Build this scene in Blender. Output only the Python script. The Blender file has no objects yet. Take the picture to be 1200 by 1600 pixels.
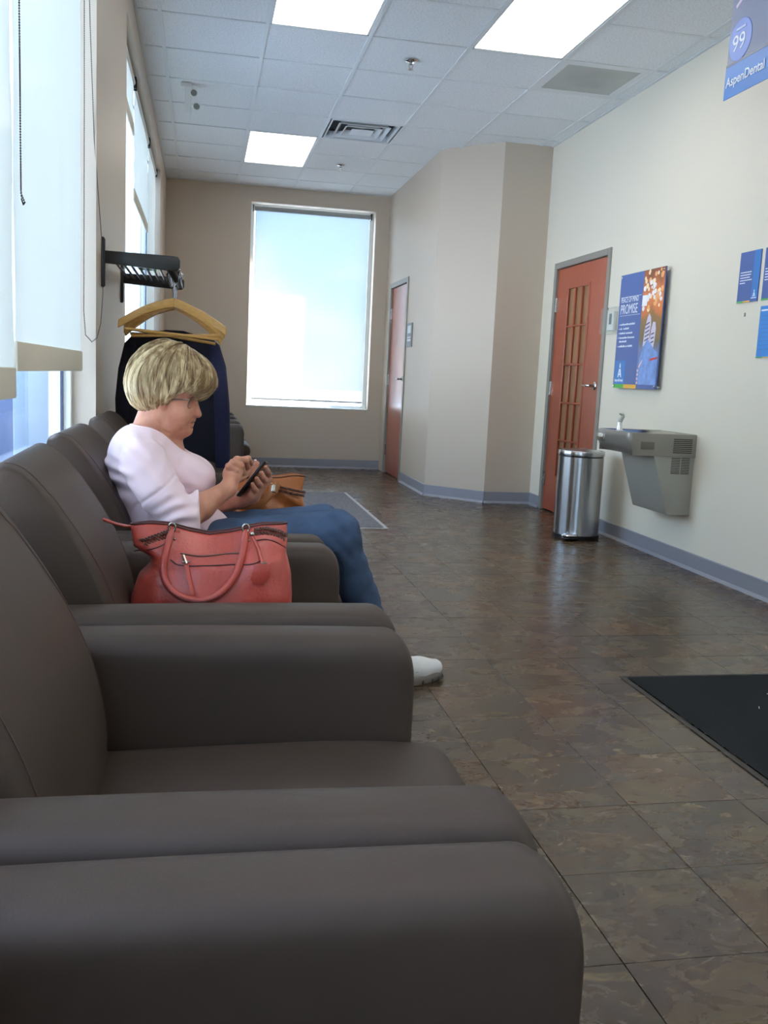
import bpy, math, random
import numpy as np
from mathutils import Vector, Matrix, Euler, noise

random.seed(7)
S = bpy.context.scene
COL = S.collection

# ------------------------------------------------------------------ camera, world, exposure
cam_d = bpy.data.cameras.new('camera')
cam = bpy.data.objects.new('camera', cam_d)
COL.objects.link(cam)
_R = ((0.980528749881085, 0.1955410292567317, -0.01808525736214204),
      (-0.19072805203667548, 0.9702103565614608, 0.1493809699633066),
      (0.046756612611823505, -0.1430229698268816, 0.9886143076442738))
m = Matrix.Identity(4)
for r in range(3):
    m[r][0] = _R[r][0]
    m[r][1] = _R[r][2]
    m[r][2] = -_R[r][1]
m[0][3], m[1][3], m[2][3] = 0.0, 0.0, 1.045
cam.matrix_world = m
cam_d.sensor_fit = 'VERTICAL'
cam_d.sensor_height = 24.0
cam_d.lens = 24.0 * 1440.0 / 1600.0
cam_d.clip_start = 0.02
cam_d.clip_end = 300
S.camera = cam

S.view_settings.view_transform = 'Standard'
S.view_settings.look = 'None'
S.view_settings.exposure = 0.15
S.view_settings.gamma = 1.0
S.view_settings.use_curve_mapping = False
S.cycles.max_bounces = 10
S.cycles.diffuse_bounces = 6
S.cycles.glossy_bounces = 4
S.cycles.transmission_bounces = 8
S.cycles.transparent_max_bounces = 12
S.cycles.sample_clamp_indirect = 6.0
S.cycles.use_denoising = True
S.cycles.caustics_reflective = False
S.cycles.caustics_refractive = False

WORLD_STRENGTH = 6.2
PANEL_STRENGTH = 4.5

w = bpy.data.worlds.new('world')
S.world = w
w.use_nodes = True
nt = w.node_tree
nt.nodes.clear()
N = nt.nodes.new
L = nt.links.new
wo = N('ShaderNodeOutputWorld'); bg = N('ShaderNodeBackground'); tc = N('ShaderNodeTexCoord')
sep = N('ShaderNodeSeparateXYZ'); rmp = N('ShaderNodeValToRGB'); nz = N('ShaderNodeTexNoise')
mp = N('ShaderNodeMapping'); cr = N('ShaderNodeValToRGB'); mix = N('ShaderNodeMix')
mix.data_type = 'RGBA'
L(tc.outputs['Generated'], sep.inputs[0]); L(sep.outputs['Z'], rmp.inputs[0])
e = rmp.color_ramp.elements
e[0].position = 0.0; e[0].color = (0.86, 0.93, 1.0, 1)
e[1].position = 1.0; e[1].color = (0.30, 0.50, 0.95, 1)
k = rmp.color_ramp.elements.new(0.05); k.color = (0.70, 0.88, 1.0, 1)
k = rmp.color_ramp.elements.new(0.18); k.color = (0.40, 0.68, 1.0, 1)
L(tc.outputs['Generated'], mp.inputs[0]); mp.inputs['Scale'].default_value = (1.0, 1.0, 2.2)
mp.inputs['Location'].default_value = (0.33, 0.0, 0.12)
L(mp.outputs[0], nz.inputs[0]); nz.inputs['Scale'].default_value = 5.5; nz.inputs['Detail'].default_value = 6
L(nz.outputs['Fac'], cr.inputs[0])
cr.color_ramp.elements[0].position = 0.44; cr.color_ramp.elements[0].color = (0, 0, 0, 1)
cr.color_ramp.elements[1].position = 0.62; cr.color_ramp.elements[1].color = (1, 1, 1, 1)
L(cr.outputs[0], mix.inputs['Factor']); L(rmp.outputs[0], mix.inputs['A'])
mix.inputs['B'].default_value = (1.0, 1.0, 1.0, 1)
L(mix.outputs['Result'], bg.inputs[0]); bg.inputs[1].default_value = WORLD_STRENGTH
L(bg.outputs[0], wo.inputs[0])

sun_d = bpy.data.lights.new('sun', 'SUN'); sun_d.energy = 130.0; sun_d.angle = 0.01; sun_d.color = (1.0, 0.97, 0.93)
sun = bpy.data.objects.new('sun', sun_d); COL.objects.link(sun)
sun.rotation_euler = (math.radians(-8), math.radians(38), 0)

# ------------------------------------------------------------------ helpers
def lin(c):
    return tuple(((v / 255) / 12.92 if v <= 10 else (((v / 255) + 0.055) / 1.055) ** 2.4) for v in c) + (1.0,)

MATS = {}
def new_mat(name):
    mt = bpy.data.materials.new(name)
    mt.use_nodes = True
    MATS[name] = mt
    return mt, mt.node_tree, mt.node_tree.nodes['Principled BSDF']

def mat(name, rgb, rough=0.5, metal=0.0, spec=0.5, bump=0.0, bscale=200.0, vary=0.0, vscale=20.0, sheen=0.0, sss=0.0,
        stretch=(1, 1, 1), coat=0.0):
    mt, t, p = new_mat(name)
    c = lin(rgb)
    p.inputs['Base Color'].default_value = c
    p.inputs['Roughness'].default_value = rough
    p.inputs['Metallic'].default_value = metal
    p.inputs['Specular IOR Level'].default_value = spec
    if coat: p.inputs['Coat Weight'].default_value = coat; p.inputs['Coat Roughness'].default_value = 0.15
    if sheen: p.inputs['Sheen Weight'].default_value = sheen
    if sss:
        p.inputs['Subsurface Weight'].default_value = sss
        p.inputs['Subsurface Radius'].default_value = (0.012, 0.005, 0.003)
        p.inputs['Subsurface Scale'].default_value = 0.5
    g = t.nodes.new('ShaderNodeNewGeometry')
    mpn = t.nodes.new('ShaderNodeMapping'); mpn.inputs['Scale'].default_value = stretch
    t.links.new(g.outputs['Position'], mpn.inputs[0])
    if vary:
        n = t.nodes.new('ShaderNodeTexNoise'); n.inputs['Scale'].default_value = vscale; n.inputs['Detail'].default_value = 5
        t.links.new(mpn.outputs[0], n.inputs[0])
        r = t.nodes.new('ShaderNodeValToRGB')
        r.color_ramp.elements[0].position = 0.3; r.color_ramp.elements[1].position = 0.7
        r.color_ramp.elements[0].color = tuple(v * (1 - vary) for v in c[:3]) + (1,)
        r.color_ramp.elements[1].color = tuple(min(1, v * (1 + vary)) for v in c[:3]) + (1,)
        t.links.new(n.outputs['Fac'], r.inputs[0]); t.links.new(r.outputs[0], p.inputs['Base Color'])
    if bump:
        n = t.nodes.new('ShaderNodeTexNoise'); n.inputs['Scale'].default_value = bscale; n.inputs['Detail'].default_value = 4
        t.links.new(mpn.outputs[0], n.inputs[0])
        b = t.nodes.new('ShaderNodeBump'); b.inputs['Strength'].default_value = bump; b.inputs['Distance'].default_value = 0.002
        t.links.new(n.outputs['Fac'], b.inputs['Height']); t.links.new(b.outputs[0], p.inputs['Normal'])
    return mt

def emit(name, rgb, strength):
    mt, t, p = new_mat(name)
    p.inputs['Base Color'].default_value = (0.8, 0.8, 0.8, 1)
    p.inputs['Emission Color'].default_value = lin(rgb)
    p.inputs['Emission Strength'].default_value = strength
    return mt

WL = {}
def root(name, loc, label=None, cat=None, group=None, kind=None):
    o = bpy.data.objects.new(name, None)
    o.empty_display_size = 0.05
    COL.objects.link(o); o.location = loc; WL[o.name] = Vector(loc)
    return tag(o, label, cat, group, kind)

def tag(o, label=None, cat=None, group=None, kind=None):
    if label: o['label'] = label
    if cat: o['category'] = cat
    if group: o['group'] = group
    if kind: o['kind'] = kind
    return o

class MB:
    """collects shapes given in world coordinates, links them as one mesh object"""
    def __init__(s): s.v = []; s.f = []; s.mi = []; s.ms = []
    def add(s, v, f):
        o = len(s.v); s.v += [tuple(p) for p in v]; s.f += [tuple(i + o for i in q) for q in f]
        return s
    def box(s, x0, x1, y0, y1, z0, z1):
        v = [(x, y, z) for z in (z0, z1) for y in (y0, y1) for x in (x0, x1)]
        return s.add(v, [(0, 2, 3, 1), (4, 5, 7, 6), (0, 1, 5, 4), (2, 6, 7, 3), (0, 4, 6, 2), (1, 3, 7, 5)])
    def prism(s, poly, axis, a, b):
        """poly: 2D points in the two remaining axes (order x,y,z without axis); extruded a..b"""
        n = len(poly)
        def P(p, t):
            return {'x': (t, p[0], p[1]), 'y': (p[0], t, p[1]), 'z': (p[0], p[1], t)}[axis]
        v = [P(p, a) for p in poly] + [P(p, b) for p in poly]
        f = [tuple(range(n)), tuple(range(2 * n - 1, n - 1, -1))] + [(i, i + n, (i + 1) % n + n, (i + 1) % n) for i in range(n)]
        return s.add(v, f)
    def tube(s, path, r, seg=10, closed=False, flat=None):
        path = [Vector(p) for p in path]; n = len(path)
        rr = r if isinstance(r, (list, tuple)) else [r] * n
        rings = []; up = None
        for i, p in enumerate(path):
            a = path[(i - 1) % n] if (closed or i > 0) else p
            b = path[(i + 1) % n] if (closed or i < n - 1) else p
            t = (b - a).normalized()
            if up is None:
                up = Vector((0, 0, 1)) if abs(t.z) < 0.9 else Vector((1, 0, 0))
            sd = t.cross(up).normalized(); up = sd.cross(t).normalized()
            ring = []
            for q in range(seg):
                an = 2 * math.pi * q / seg
                fx, fy = (flat if flat else (1, 1))
                ring.append(p + (sd * math.cos(an) * fx + up * math.sin(an) * fy) * rr[i])
            rings.append(ring)
        v = [c for ring in rings for c in ring]; f = []
        for i in range(n if closed else n - 1):
            j = (i + 1) % n
            for q in range(seg):
                q2 = (q + 1) % seg
                f.append((i * seg + q, i * seg + q2, j * seg + q2, j * seg + q))
        if not closed:
            f.append(tuple(range(seg - 1, -1, -1))); f.append(tuple((n - 1) * seg + q for q in range(seg)))
        return s.add(v, f)
    def lathe(s, prof, c, seg=32, axis='z', sy=1.0):
        v = []; f = []; n = len(prof)
        for i, (r, h) in enumerate(prof):
            for q in range(seg):
                an = 2 * math.pi * q / seg
                a, b = r * math.cos(an), r * math.sin(an) * sy
                v.append({'z': (c[0] + a, c[1] + b, c[2] + h), 'x': (c[0] + h, c[1] + a, c[2] + b), 'y': (c[0] + a, c[1] + h, c[2] + b)}[axis])
        for i in range(n - 1):
            for q in range(seg):
                q2 = (q + 1) % seg
                f.append((i * seg + q, i * seg + q2, (i + 1) * seg + q2, (i + 1) * seg + q))
        f.append(tuple(range(seg - 1, -1, -1))); f.append(tuple((n - 1) * seg + q for q in range(seg)))
        return s.add(v, f)
    def ell(s, c, r, su=16, sv=10):
        prof = []
        v = []; f = []
        for i in range(1, sv):
            th = math.pi * i / sv
            for q in range(su):
                an = 2 * math.pi * q / su
                v.append((c[0] + r[0] * math.sin(th) * math.cos(an), c[1] + r[1] * math.sin(th) * math.sin(an), c[2] + r[2] * math.cos(th)))
        for i in range(sv - 2):
            for q in range(su):
                q2 = (q + 1) % su
                f.append((i * su + q, (i + 1) * su + q, (i + 1) * su + q2, i * su + q2))
        a = len(v); v.append((c[0], c[1], c[2] + r[2])); v.append((c[0], c[1], c[2] - r[2]))
        for q in range(su):
            q2 = (q + 1) % su
            f.append((a, q, q2)); f.append((a + 1, (sv - 2) * su + q2, (sv - 2) * su + q))
        return s.add(v, f)
    def xf(s, M, start=0):
        for i in range(start, len(s.v)): s.v[i] = tuple(M @ Vector(s.v[i]))
        return s
    def build(s, name, mt=None, parent=None, bevel=0, seg=2, smooth=None, label=None, cat=None, group=None, kind=None, angle=40, weld=False, solid=0, sub=0):
        me = bpy.data.meshes.new(name)
        off = Vector((0, 0, 0))
        if parent is not None: off = WL[parent.name]
        me.from_pydata([tuple(Vector(p) - off) for p in s.v], [], s.f)
        me.update()
        import bmesh
        bm = bmesh.new(); bm.from_mesh(me)
        if weld: bmesh.ops.remove_doubles(bm, verts=bm.verts, dist=1e-5)
        bmesh.ops.recalc_face_normals(bm, faces=bm.faces)
        if bevel:
            es = [e_ for e_ in bm.edges if len(e_.link_faces) == 2 and e_.calc_face_angle(0) > math.radians(35)]
            bmesh.ops.bevel(bm, geom=es, offset=bevel, segments=seg, profile=0.5, affect='EDGES', clamp_overlap=True)
        bm.to_mesh(me); bm.free()
        if mt: me.materials.append(mt)
        if smooth is None: smooth = bool(bevel)
        if smooth:
            me.polygons.foreach_set('use_smooth', [True] * len(me.polygons))
            me.set_sharp_from_angle(angle=math.radians(angle))
        o = bpy.data.objects.new(name, me)
        COL.objects.link(o)
        if parent is not None: o.parent = parent
        WL[o.name] = off
        if solid:
            md = o.modifiers.new('solid', 'SOLIDIFY'); md.thickness = solid; md.offset = -1
        if sub:
            md = o.modifiers.new('sub', 'SUBSURF'); md.levels = sub; md.render_levels = sub
        return tag(o, label, cat, group, kind)

def text_obj(name, body, size, M, mt, parent=None, align='LEFT', extrude=0.0004, xs=1.0, shear=0.0, bold=0.0):
    cu = bpy.data.curves.new(name, 'FONT')
    cu.body = body; cu.size = size; cu.align_x = align; cu.extrude = extrude; cu.shear = shear; cu.offset = bold
    ob = bpy.data.objects.new(name + '_tmp', cu); COL.objects.link(ob)
    bpy.context.view_layer.update()
    me = bpy.data.meshes.new_from_object(ob.evaluated_get(bpy.context.evaluated_depsgraph_get()))
    bpy.data.objects.remove(ob); bpy.data.curves.remove(cu)
    off = WL[parent.name] if parent is not None else Vector((0, 0, 0))
    me.transform(Matrix.Translation(-off) @ M @ Matrix.Diagonal((xs, 1, 1, 1)))
    me.materials.clear(); me.materials.append(mt)
    o = bpy.data.objects.new(name, me); COL.objects.link(o)
    if parent is not None: o.parent = parent
    WL[o.name] = off
    return o

def copy_tree(o, parent=None):
    c = o.copy(); COL.objects.link(c)
    if parent is not None: c.parent = parent
    for ch in list(o.children): copy_tree(ch, c)
    return c

# ------------------------------------------------------------------ dimensions (metres)
XL, XR, YE, YN, ZC = -0.417, 2.881, 10.476, -3.2, 3.05
T = 0.6096

# ------------------------------------------------------------------ materials
paint = mat('cream_paint', (226, 218, 201), 0.42, spec=0.45, bump=0.25, bscale=260)
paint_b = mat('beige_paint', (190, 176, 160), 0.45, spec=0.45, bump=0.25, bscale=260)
vinyl_base = mat('grey_vinyl_base', (138, 138, 146), 0.38)
greymetal = mat('grey_painted_frame', (134, 130, 122), 0.4)
door_wood = mat('cherry_door', (144, 68, 46), 0.28, spec=0.5, vary=0.12, vscale=9, stretch=(6, 6, 0.7), coat=0.25)
steel = mat('satin_steel', (190, 188, 184), 0.25, metal=1.0)
chrome = mat('polished_chrome', (225, 225, 228), 0.08, metal=1.0)
white_grid = mat('white_ceiling_grid', (225, 228, 228), 0.5)
white_pl = mat('white_plastic', (225, 226, 222), 0.4)
black_pl = mat('black_plastic', (22, 22, 23), 0.4)
black_metal = mat('black_coated_metal', (24, 24, 26), 0.35)
dark = mat('dark_void', (16, 16, 17), 0.7)
blue_dark = mat('print_deep_blue', (70, 92, 150), 0.35)
blue_mid = mat('print_mid_blue', (56, 116, 184), 0.35)
blue_lite = mat('print_light_blue', (60, 132, 205), 0.35)
white_print = mat('print_white', (235, 240, 246), 0.4)
green_print = mat('print_green', (76, 172, 66), 0.4)
yellow_print = mat('print_yellow', (228, 172, 62), 0.4)
red_print = mat('print_red', (190, 60, 60), 0.4)

def tile_mat():
    mt, t, p = new_mat('acoustic_tile')
    g = t.nodes.new('ShaderNodeNewGeometry')
    n = t.nodes.new('ShaderNodeTexNoise'); n.inputs['Scale'].default_value = 90; n.inputs['Detail'].default_value = 3
    t.links.new(g.outputs['Position'], n.inputs[0])
    r = t.nodes.new('ShaderNodeValToRGB'); r.color_ramp.elements[0].position = 0.35; r.color_ramp.elements[1].position = 0.55
    r.color_ramp.elements[0].color = lin((222, 225, 226)); r.color_ramp.elements[1].color = lin((238, 240, 240))
    t.links.new(n.outputs['Fac'], r.inputs[0]); t.links.new(r.outputs[0], p.inputs['Base Color'])
    b = t.nodes.new('ShaderNodeBump'); b.inputs['Strength'].default_value = 0.5; b.inputs['Distance'].default_value = 0.003
    t.links.new(n.outputs['Fac'], b.inputs['Height']); t.links.new(b.outputs[0], p.inputs['Normal'])
    p.inputs['Roughness'].default_value = 0.9
    return mt
acoustic = tile_mat()

def floor_mat():
    mt, t, p = new_mat('slate_look_vinyl')
    nd, lk = t.nodes.new, t.links.new
    g = nd('ShaderNodeNewGeometry')
    # snapped tile index so that every 12 inch tile has its own patch of the pattern
    sn = nd('ShaderNodeVectorMath'); sn.operation = 'SUBTRACT'; sn.inputs[1].default_value = (0.1705, 0.22, 0)
    lk(g.outputs['Position'], sn.inputs[0])
    dv = nd('ShaderNodeVectorMath'); dv.operation = 'DIVIDE'; dv.inputs[1].default_value = (0.3048, 0.3048, 50)
    lk(sn.outputs[0], dv.inputs[0])
    fl = nd('ShaderNodeVectorMath'); fl.operation = 'FLOOR'; lk(dv.outputs[0], fl.inputs[0])
    wn = nd('ShaderNodeTexWhiteNoise'); wn.noise_dimensions = '3D'; lk(fl.outputs[0], wn.inputs[0])
    sc = nd('ShaderNodeVectorMath'); sc.operation = 'SCALE'; sc.inputs['Scale'].default_value = 2.5
    lk(wn.outputs['Color'], sc.inputs[0])
    ad = nd('ShaderNodeVectorMath'); ad.operation = 'ADD'; lk(g.outputs['Position'], ad.inputs[0]); lk(sc.outputs[0], ad.inputs[1])
    mp1 = nd('ShaderNodeMapping'); mp1.inputs['Scale'].default_value = (1.0, 1.5, 1); mp1.inputs['Rotation'].default_value = (0, 0, 0.4)
    lk(ad.outputs[0], mp1.inputs[0])
    n1 = nd('ShaderNodeTexNoise'); n1.inputs['Scale'].default_value = 7.0; n1.inputs['Detail'].default_value = 10; n1.inputs['Roughness'].default_value = 0.62; n1.inputs['Distortion'].default_value = 0.7
    lk(mp1.outputs[0], n1.inputs[0])
    r1 = nd('ShaderNodeValToRGB'); el = r1.color_ramp.elements
    el[0].position = 0.28; el[0].color = lin((44, 35, 28))
    el[1].position = 0.78; el[1].color = lin((106, 84, 56))
    for ps, c in ((0.42, (58, 45, 35)), (0.52, (72, 54, 38)), (0.62, (83, 68, 45))):
        q = el.new(ps); q.color = lin(c)
    lk(n1.outputs['Fac'], r1.inputs[0])
    n2 = nd('ShaderNodeTexNoise'); n2.inputs['Scale'].default_value = 2.2; n2.inputs['Detail'].default_value = 3; lk(ad.outputs[0], n2.inputs[0])
    r2 = nd('ShaderNodeValToRGB'); el = r2.color_ramp.elements
    el[0].position = 0.35; el[0].color = lin((70, 54, 49)); el[1].position = 0.68; el[1].color = lin((104, 68, 37))
    q = el.new(0.5); q.color = lin((76, 66, 46))
    lk(n2.outputs['Fac'], r2.inputs[0])
    mx = nd('ShaderNodeMix'); mx.data_type = 'RGBA'; mx.inputs['Factor'].default_value = 0.36
    lk(r1.outputs[0], mx.inputs['A']); lk(r2.outputs[0], mx.inputs['B'])
    # pale ridge veins
    mp3 = nd('ShaderNodeMapping'); mp3.inputs['Scale'].default_value = (1.0, 1.9, 1); mp3.inputs['Rotation'].default_value = (0, 0, 0.6)
    lk(ad.outputs[0], mp3.inputs[0])
    n3 = nd('ShaderNodeTexNoise'); n3.inputs['Scale'].default_value = 11; n3.inputs['Detail'].default_value = 9; n3.inputs['Roughness'].default_value = 0.6; n3.inputs['Distortion'].default_value = 1.2
    lk(mp3.outputs[0], n3.inputs[0])
    r3 = nd('ShaderNodeValToRGB'); el = r3.color_ramp.elements
    el[0].position = 0.60; el[0].color = (0, 0, 0, 1); el[1].position = 0.72; el[1].color = (0.55, 0.55, 0.55, 1)
    lk(n3.outputs['Fac'], r3.inputs[0])
    mx2 = nd('ShaderNodeMix'); mx2.data_type = 'RGBA'; mx2.inputs['B'].default_value = lin((134, 114, 80))
    lk(r3.outputs[0], mx2.inputs['Factor']); lk(mx.outputs['Result'], mx2.inputs['A'])
    # joints, for the far part of the floor where single tiles are no longer built
    fr = nd('ShaderNodeVectorMath'); fr.operation = 'FRACTION'; lk(dv.outputs[0], fr.inputs[0])
    sp = nd('ShaderNodeSeparateXYZ'); lk(fr.outputs[0], sp.inputs[0])
    def edge(o):
        a = nd('ShaderNodeMath'); a.operation = 'SUBTRACT'; a.inputs[1].default_value = 0.5; lk(o, a.inputs[0])
        b = nd('ShaderNodeMath'); b.operation = 'ABSOLUTE'; lk(a.outputs[0], b.inputs[0])
        c = nd('ShaderNodeMath'); c.operation = 'GREATER_THAN'; c.inputs[1].default_value = 0.4955; lk(b.outputs[0], c.inputs[0])
        return c.outputs[0]
    mxm = nd('ShaderNodeMath'); mxm.operation = 'MAXIMUM'; lk(edge(sp.outputs['X']), mxm.inputs[0]); lk(edge(sp.outputs['Y']), mxm.inputs[1])
    mx3 = nd('ShaderNodeMix'); mx3.data_type = 'RGBA'; mx3.inputs['B'].default_value = lin((40, 36, 34))
    sc3 = nd('ShaderNodeMath'); sc3.operation = 'MULTIPLY'; sc3.inputs[1].default_value = 0.6; lk(mxm.outputs[0], sc3.inputs[0])
    lk(sc3.outputs[0], mx3.inputs['Factor']); lk(mx2.outputs['Result'], mx3.inputs['A'])
    lk(mx3.outputs['Result'], p.inputs['Base Color'])
    rr = nd('ShaderNodeMapRange'); rr.inputs['To Min'].default_value = 0.20; rr.inputs['To Max'].default_value = 0.34
    lk(n1.outputs['Fac'], rr.inputs['Value']); lk(rr.outputs[0], p.inputs['Roughness'])
    p.inputs['Specular IOR Level'].default_value = 0.5
    b = nd('ShaderNodeBump'); b.inputs['Strength'].default_value = 0.25; b.inputs['Distance'].default_value = 0.002
    lk(n3.outputs['Fac'], b.inputs['Height']); lk(b.outputs[0], p.inputs['Normal'])
    return mt
slate = floor_mat()

def blind_mat(name, rgb, trans, clear):
    mt, t, p = new_mat(name)
    t.nodes.remove(p)
    out = t.nodes['Material Output']
    d = t.nodes.new('ShaderNodeBsdfDiffuse'); tr = t.nodes.new('ShaderNodeBsdfTranslucent'); tp = t.nodes.new('ShaderNodeBsdfTransparent')
    g = t.nodes.new('ShaderNodeNewGeometry'); n = t.nodes.new('ShaderNodeTexNoise'); n.inputs['Scale'].default_value = 30
    mpn = t.nodes.new('ShaderNodeMapping'); mpn.inputs['Scale'].default_value = (6, 6, 0.3)
    t.links.new(g.outputs['Position'], mpn.inputs[0]); t.links.new(mpn.outputs[0], n.inputs[0])
    r = t.nodes.new('ShaderNodeValToRGB'); c = lin(rgb)
    r.color_ramp.elements[0].color = tuple(v * 0.95 for v in c[:3]) + (1,); r.color_ramp.elements[1].color = c
    t.links.new(n.outputs['Fac'], r.inputs[0])
    t.links.new(r.outputs[0], d.inputs[0]); t.links.new(r.outputs[0], tr.inputs[0])
    m1 = t.nodes.new('ShaderNodeMixShader'); m1.inputs[0].default_value = trans
    m2 = t.nodes.new('ShaderNodeMixShader'); m2.inputs[0].default_value = clear
    t.links.new(d.outputs[0], m1.inputs[1]); t.links.new(tr.outputs[0], m1.inputs[2])
    t.links.new(m1.outputs[0], m2.inputs[1]); t.links.new(tp.outputs[0], m2.inputs[2]); t.links.new(m2.outputs[0], out.inputs[0])
    return mt
blind_fab = blind_mat('side_blind_fabric', (236, 240, 232), 0.17, 0.03)
blind_end = blind_mat('end_blind_screen', (110, 116, 118), 0.50, 0.10)
hem_fab = blind_mat('blind_hem_fabric', (214, 206, 190), 0.22, 0.0)

def glass_mat():
    mt, t, p = new_mat('window_glass')
    t.nodes.remove(p); out = t.nodes['Material Output']
    tp = t.nodes.new('ShaderNodeBsdfTransparent'); tp.inputs[0].default_value = (0.93, 0.96, 0.97, 1)
    gl = t.nodes.new('ShaderNodeBsdfGlossy'); gl.inputs['Roughness'].default_value = 0.02
    lw = t.nodes.new('ShaderNodeLayerWeight'); lw.inputs['Blend'].default_value = 0.5
    pw = t.nodes.new('ShaderNodeMath'); pw.operation = 'POWER'; pw.inputs[1].default_value = 5.0
    fr = t.nodes.new('ShaderNodeMath'); fr.operation = 'MULTIPLY_ADD'; fr.inputs[1].default_value = 0.45; fr.inputs[2].default_value = 0.03
    t.links.new(lw.outputs['Facing'], pw.inputs[0]); t.links.new(pw.outputs[0], fr.inputs[0])
    mx = t.nodes.new('ShaderNodeMixShader')
    t.links.new(fr.outputs[0], mx.inputs[0]); t.links.new(tp.outputs[0], mx.inputs[1]); t.links.new(gl.outputs[0], mx.inputs[2])
    t.links.new(mx.outputs[0], out.inputs[0])
    return mt
glass = glass_mat()

# ------------------------------------------------------------------ setting: floor
fl = MB().box(XL - 0.3, XR + 0.3, YN - 0.2, YE + 0.3, -0.12, -0.003).build('floor', slate, kind='structure')
tile_me = None
TX0, TY0 = 0.1705, 0.22
FAR = 6.92
for iy in range(-2, 22):
    for ix in range(-2, 9):
        x0 = TX0 + 0.3048 * ix; y0 = TY0 + 0.3048 * iy
        x1 = min(x0 + 0.3048, XR); x0c = max(x0, XL)
        if x1 - x0c < 0.03: continue
        g_ = 0.0007
        MB().box(x0c + g_, x1 - g_, y0 + g_, y0 + 0.3048 - g_, -0.003, random.uniform(-0.0002, 0.0003)).build('floor_tile', slate, fl, bevel=0.0009, seg=1, smooth=False)
yf = TY0 + 0.3048 * 22
MB().box(XL, XR, yf, YE, -0.003, 0.0).build('floor_sheet', slate, fl)
MB().box(XL, XR, YN, TY0 - 0.3048 * 2, -0.003, 0.0).build('floor_sheet', slate, fl)

# ------------------------------------------------------------------ setting: walls
W1 = (-2.3, 3.86)      # near left window (y range)
W2 = (5.25, 9.2)       # far left window
WZ = (0.70, 2.86)
WIN_X = (0.483, 1.862); WEZ = (0.67, 2.88)
TH = 0.18
wl = MB()
wl.box(XL - TH, XL, YN, YE + TH, -0.1, WZ[0]).box(XL - TH, XL, YN, YE + TH, WZ[1], ZC + 0.1)
for a, b in ((YN, W1[0]), (W1[1], W2[0]), (W2[1], YE + TH)): wl.box(XL - TH, XL, a, b, WZ[0], WZ[1])
wl.build('wall_left', paint_b, kind='structure')
MB().box(XR, XR + 0.2, YN, 6.415, -0.1, ZC + 0.1).box(XR, XR + 0.2, 6.415, 7.51, 2.06, ZC + 0.1).box(XR, XR + 0.2, 7.51, 7.9, -0.1, ZC + 0.1).box(XR + 0.12, XR + 0.2, 6.415, 7.51, -0.1, 2.06).build('wall_right', paint, kind='structure')
we = MB()
we.box(XL, 2.2, YE, YE + TH, -0.1, WEZ[0]).box(XL, 2.2, YE, YE + TH, WEZ[1], ZC + 0.1)
we.box(XL, WIN_X[0], YE, YE + TH, WEZ[0], WEZ[1]).box(WIN_X[1], 2.2, YE, YE + TH, WEZ[0], WEZ[1])
we.build('wall_far', paint_b, kind='structure')
# angled closet walls
D1 = (9.29, 10.20)
ca = MB()
ca.box(2.02, 2.14, 8.20, D1[0], -0.1, ZC + 0.1).box(2.02, 2.14, D1[0], D1[1], 2.075, ZC + 0.1).box(2.02, 2.14, D1[1], YE, -0.1, ZC + 0.1).box(2.10, 2.14, D1[0], D1[1], -0.1, 2.075)
ca.prism([(2.02, 8.20), (2.455, 7.765), (XR + 0.05, 7.765), (XR + 0.05, 8.20)], 'z', -0.1, ZC + 0.1)
ca.build('wall_angled', paint_b, kind='structure')
MB().box(XL - TH, XR + 0.2, YN - 0.2, YN, -0.1, ZC + 0.1).build('wall_near', paint, kind='structure')

def base_run(name, pts, h=0.102, t=0.006):
    o = MB()
    for (x0, y0), (x1, y1) in zip(pts[:-1], pts[1:]):
        d = Vector((x1 - x0, y1 - y0, 0)).normalized(); nn = Vector((-d.y, d.x, 0))
        a, b = Vector((x0, y0, 0)), Vector((x1, y1, 0))
        prof = [(0, 0), (0, h), (t * 0.6, h - 0.001), (t, h - 0.005), (t, 0.018), (t + 0.012, 0.003), (t + 0.014, 0)]
        n = len(prof); v = [a + nn * p + Vector((0, 0, q)) for p, q in prof] + [b + nn * p + Vector((0, 0, q)) for p, q in prof]
        o.add(v, [tuple(range(n)), tuple(range(2 * n - 1, n - 1, -1))] + [(i, i + n, (i + 1) % n + n, (i + 1) % n) for i in range(n)])
    return o.build(name, vinyl_base, kind='structure')
base_run('baseboard_right', [(XR, YN), (XR, 6.40)])
base_run('baseboard_right', [(XR, 7.52), (XR, 7.765)])
base_run('baseboard_angled', [(XR, 7.765), (2.455, 7.765), (2.02, 8.20), (2.02, D1[0] - 0.03)])
base_run('baseboard_far', [(2.02, YE), (XL, YE)])
base_run('baseboard_left', [(XL, YE), (XL, YN)])

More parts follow.
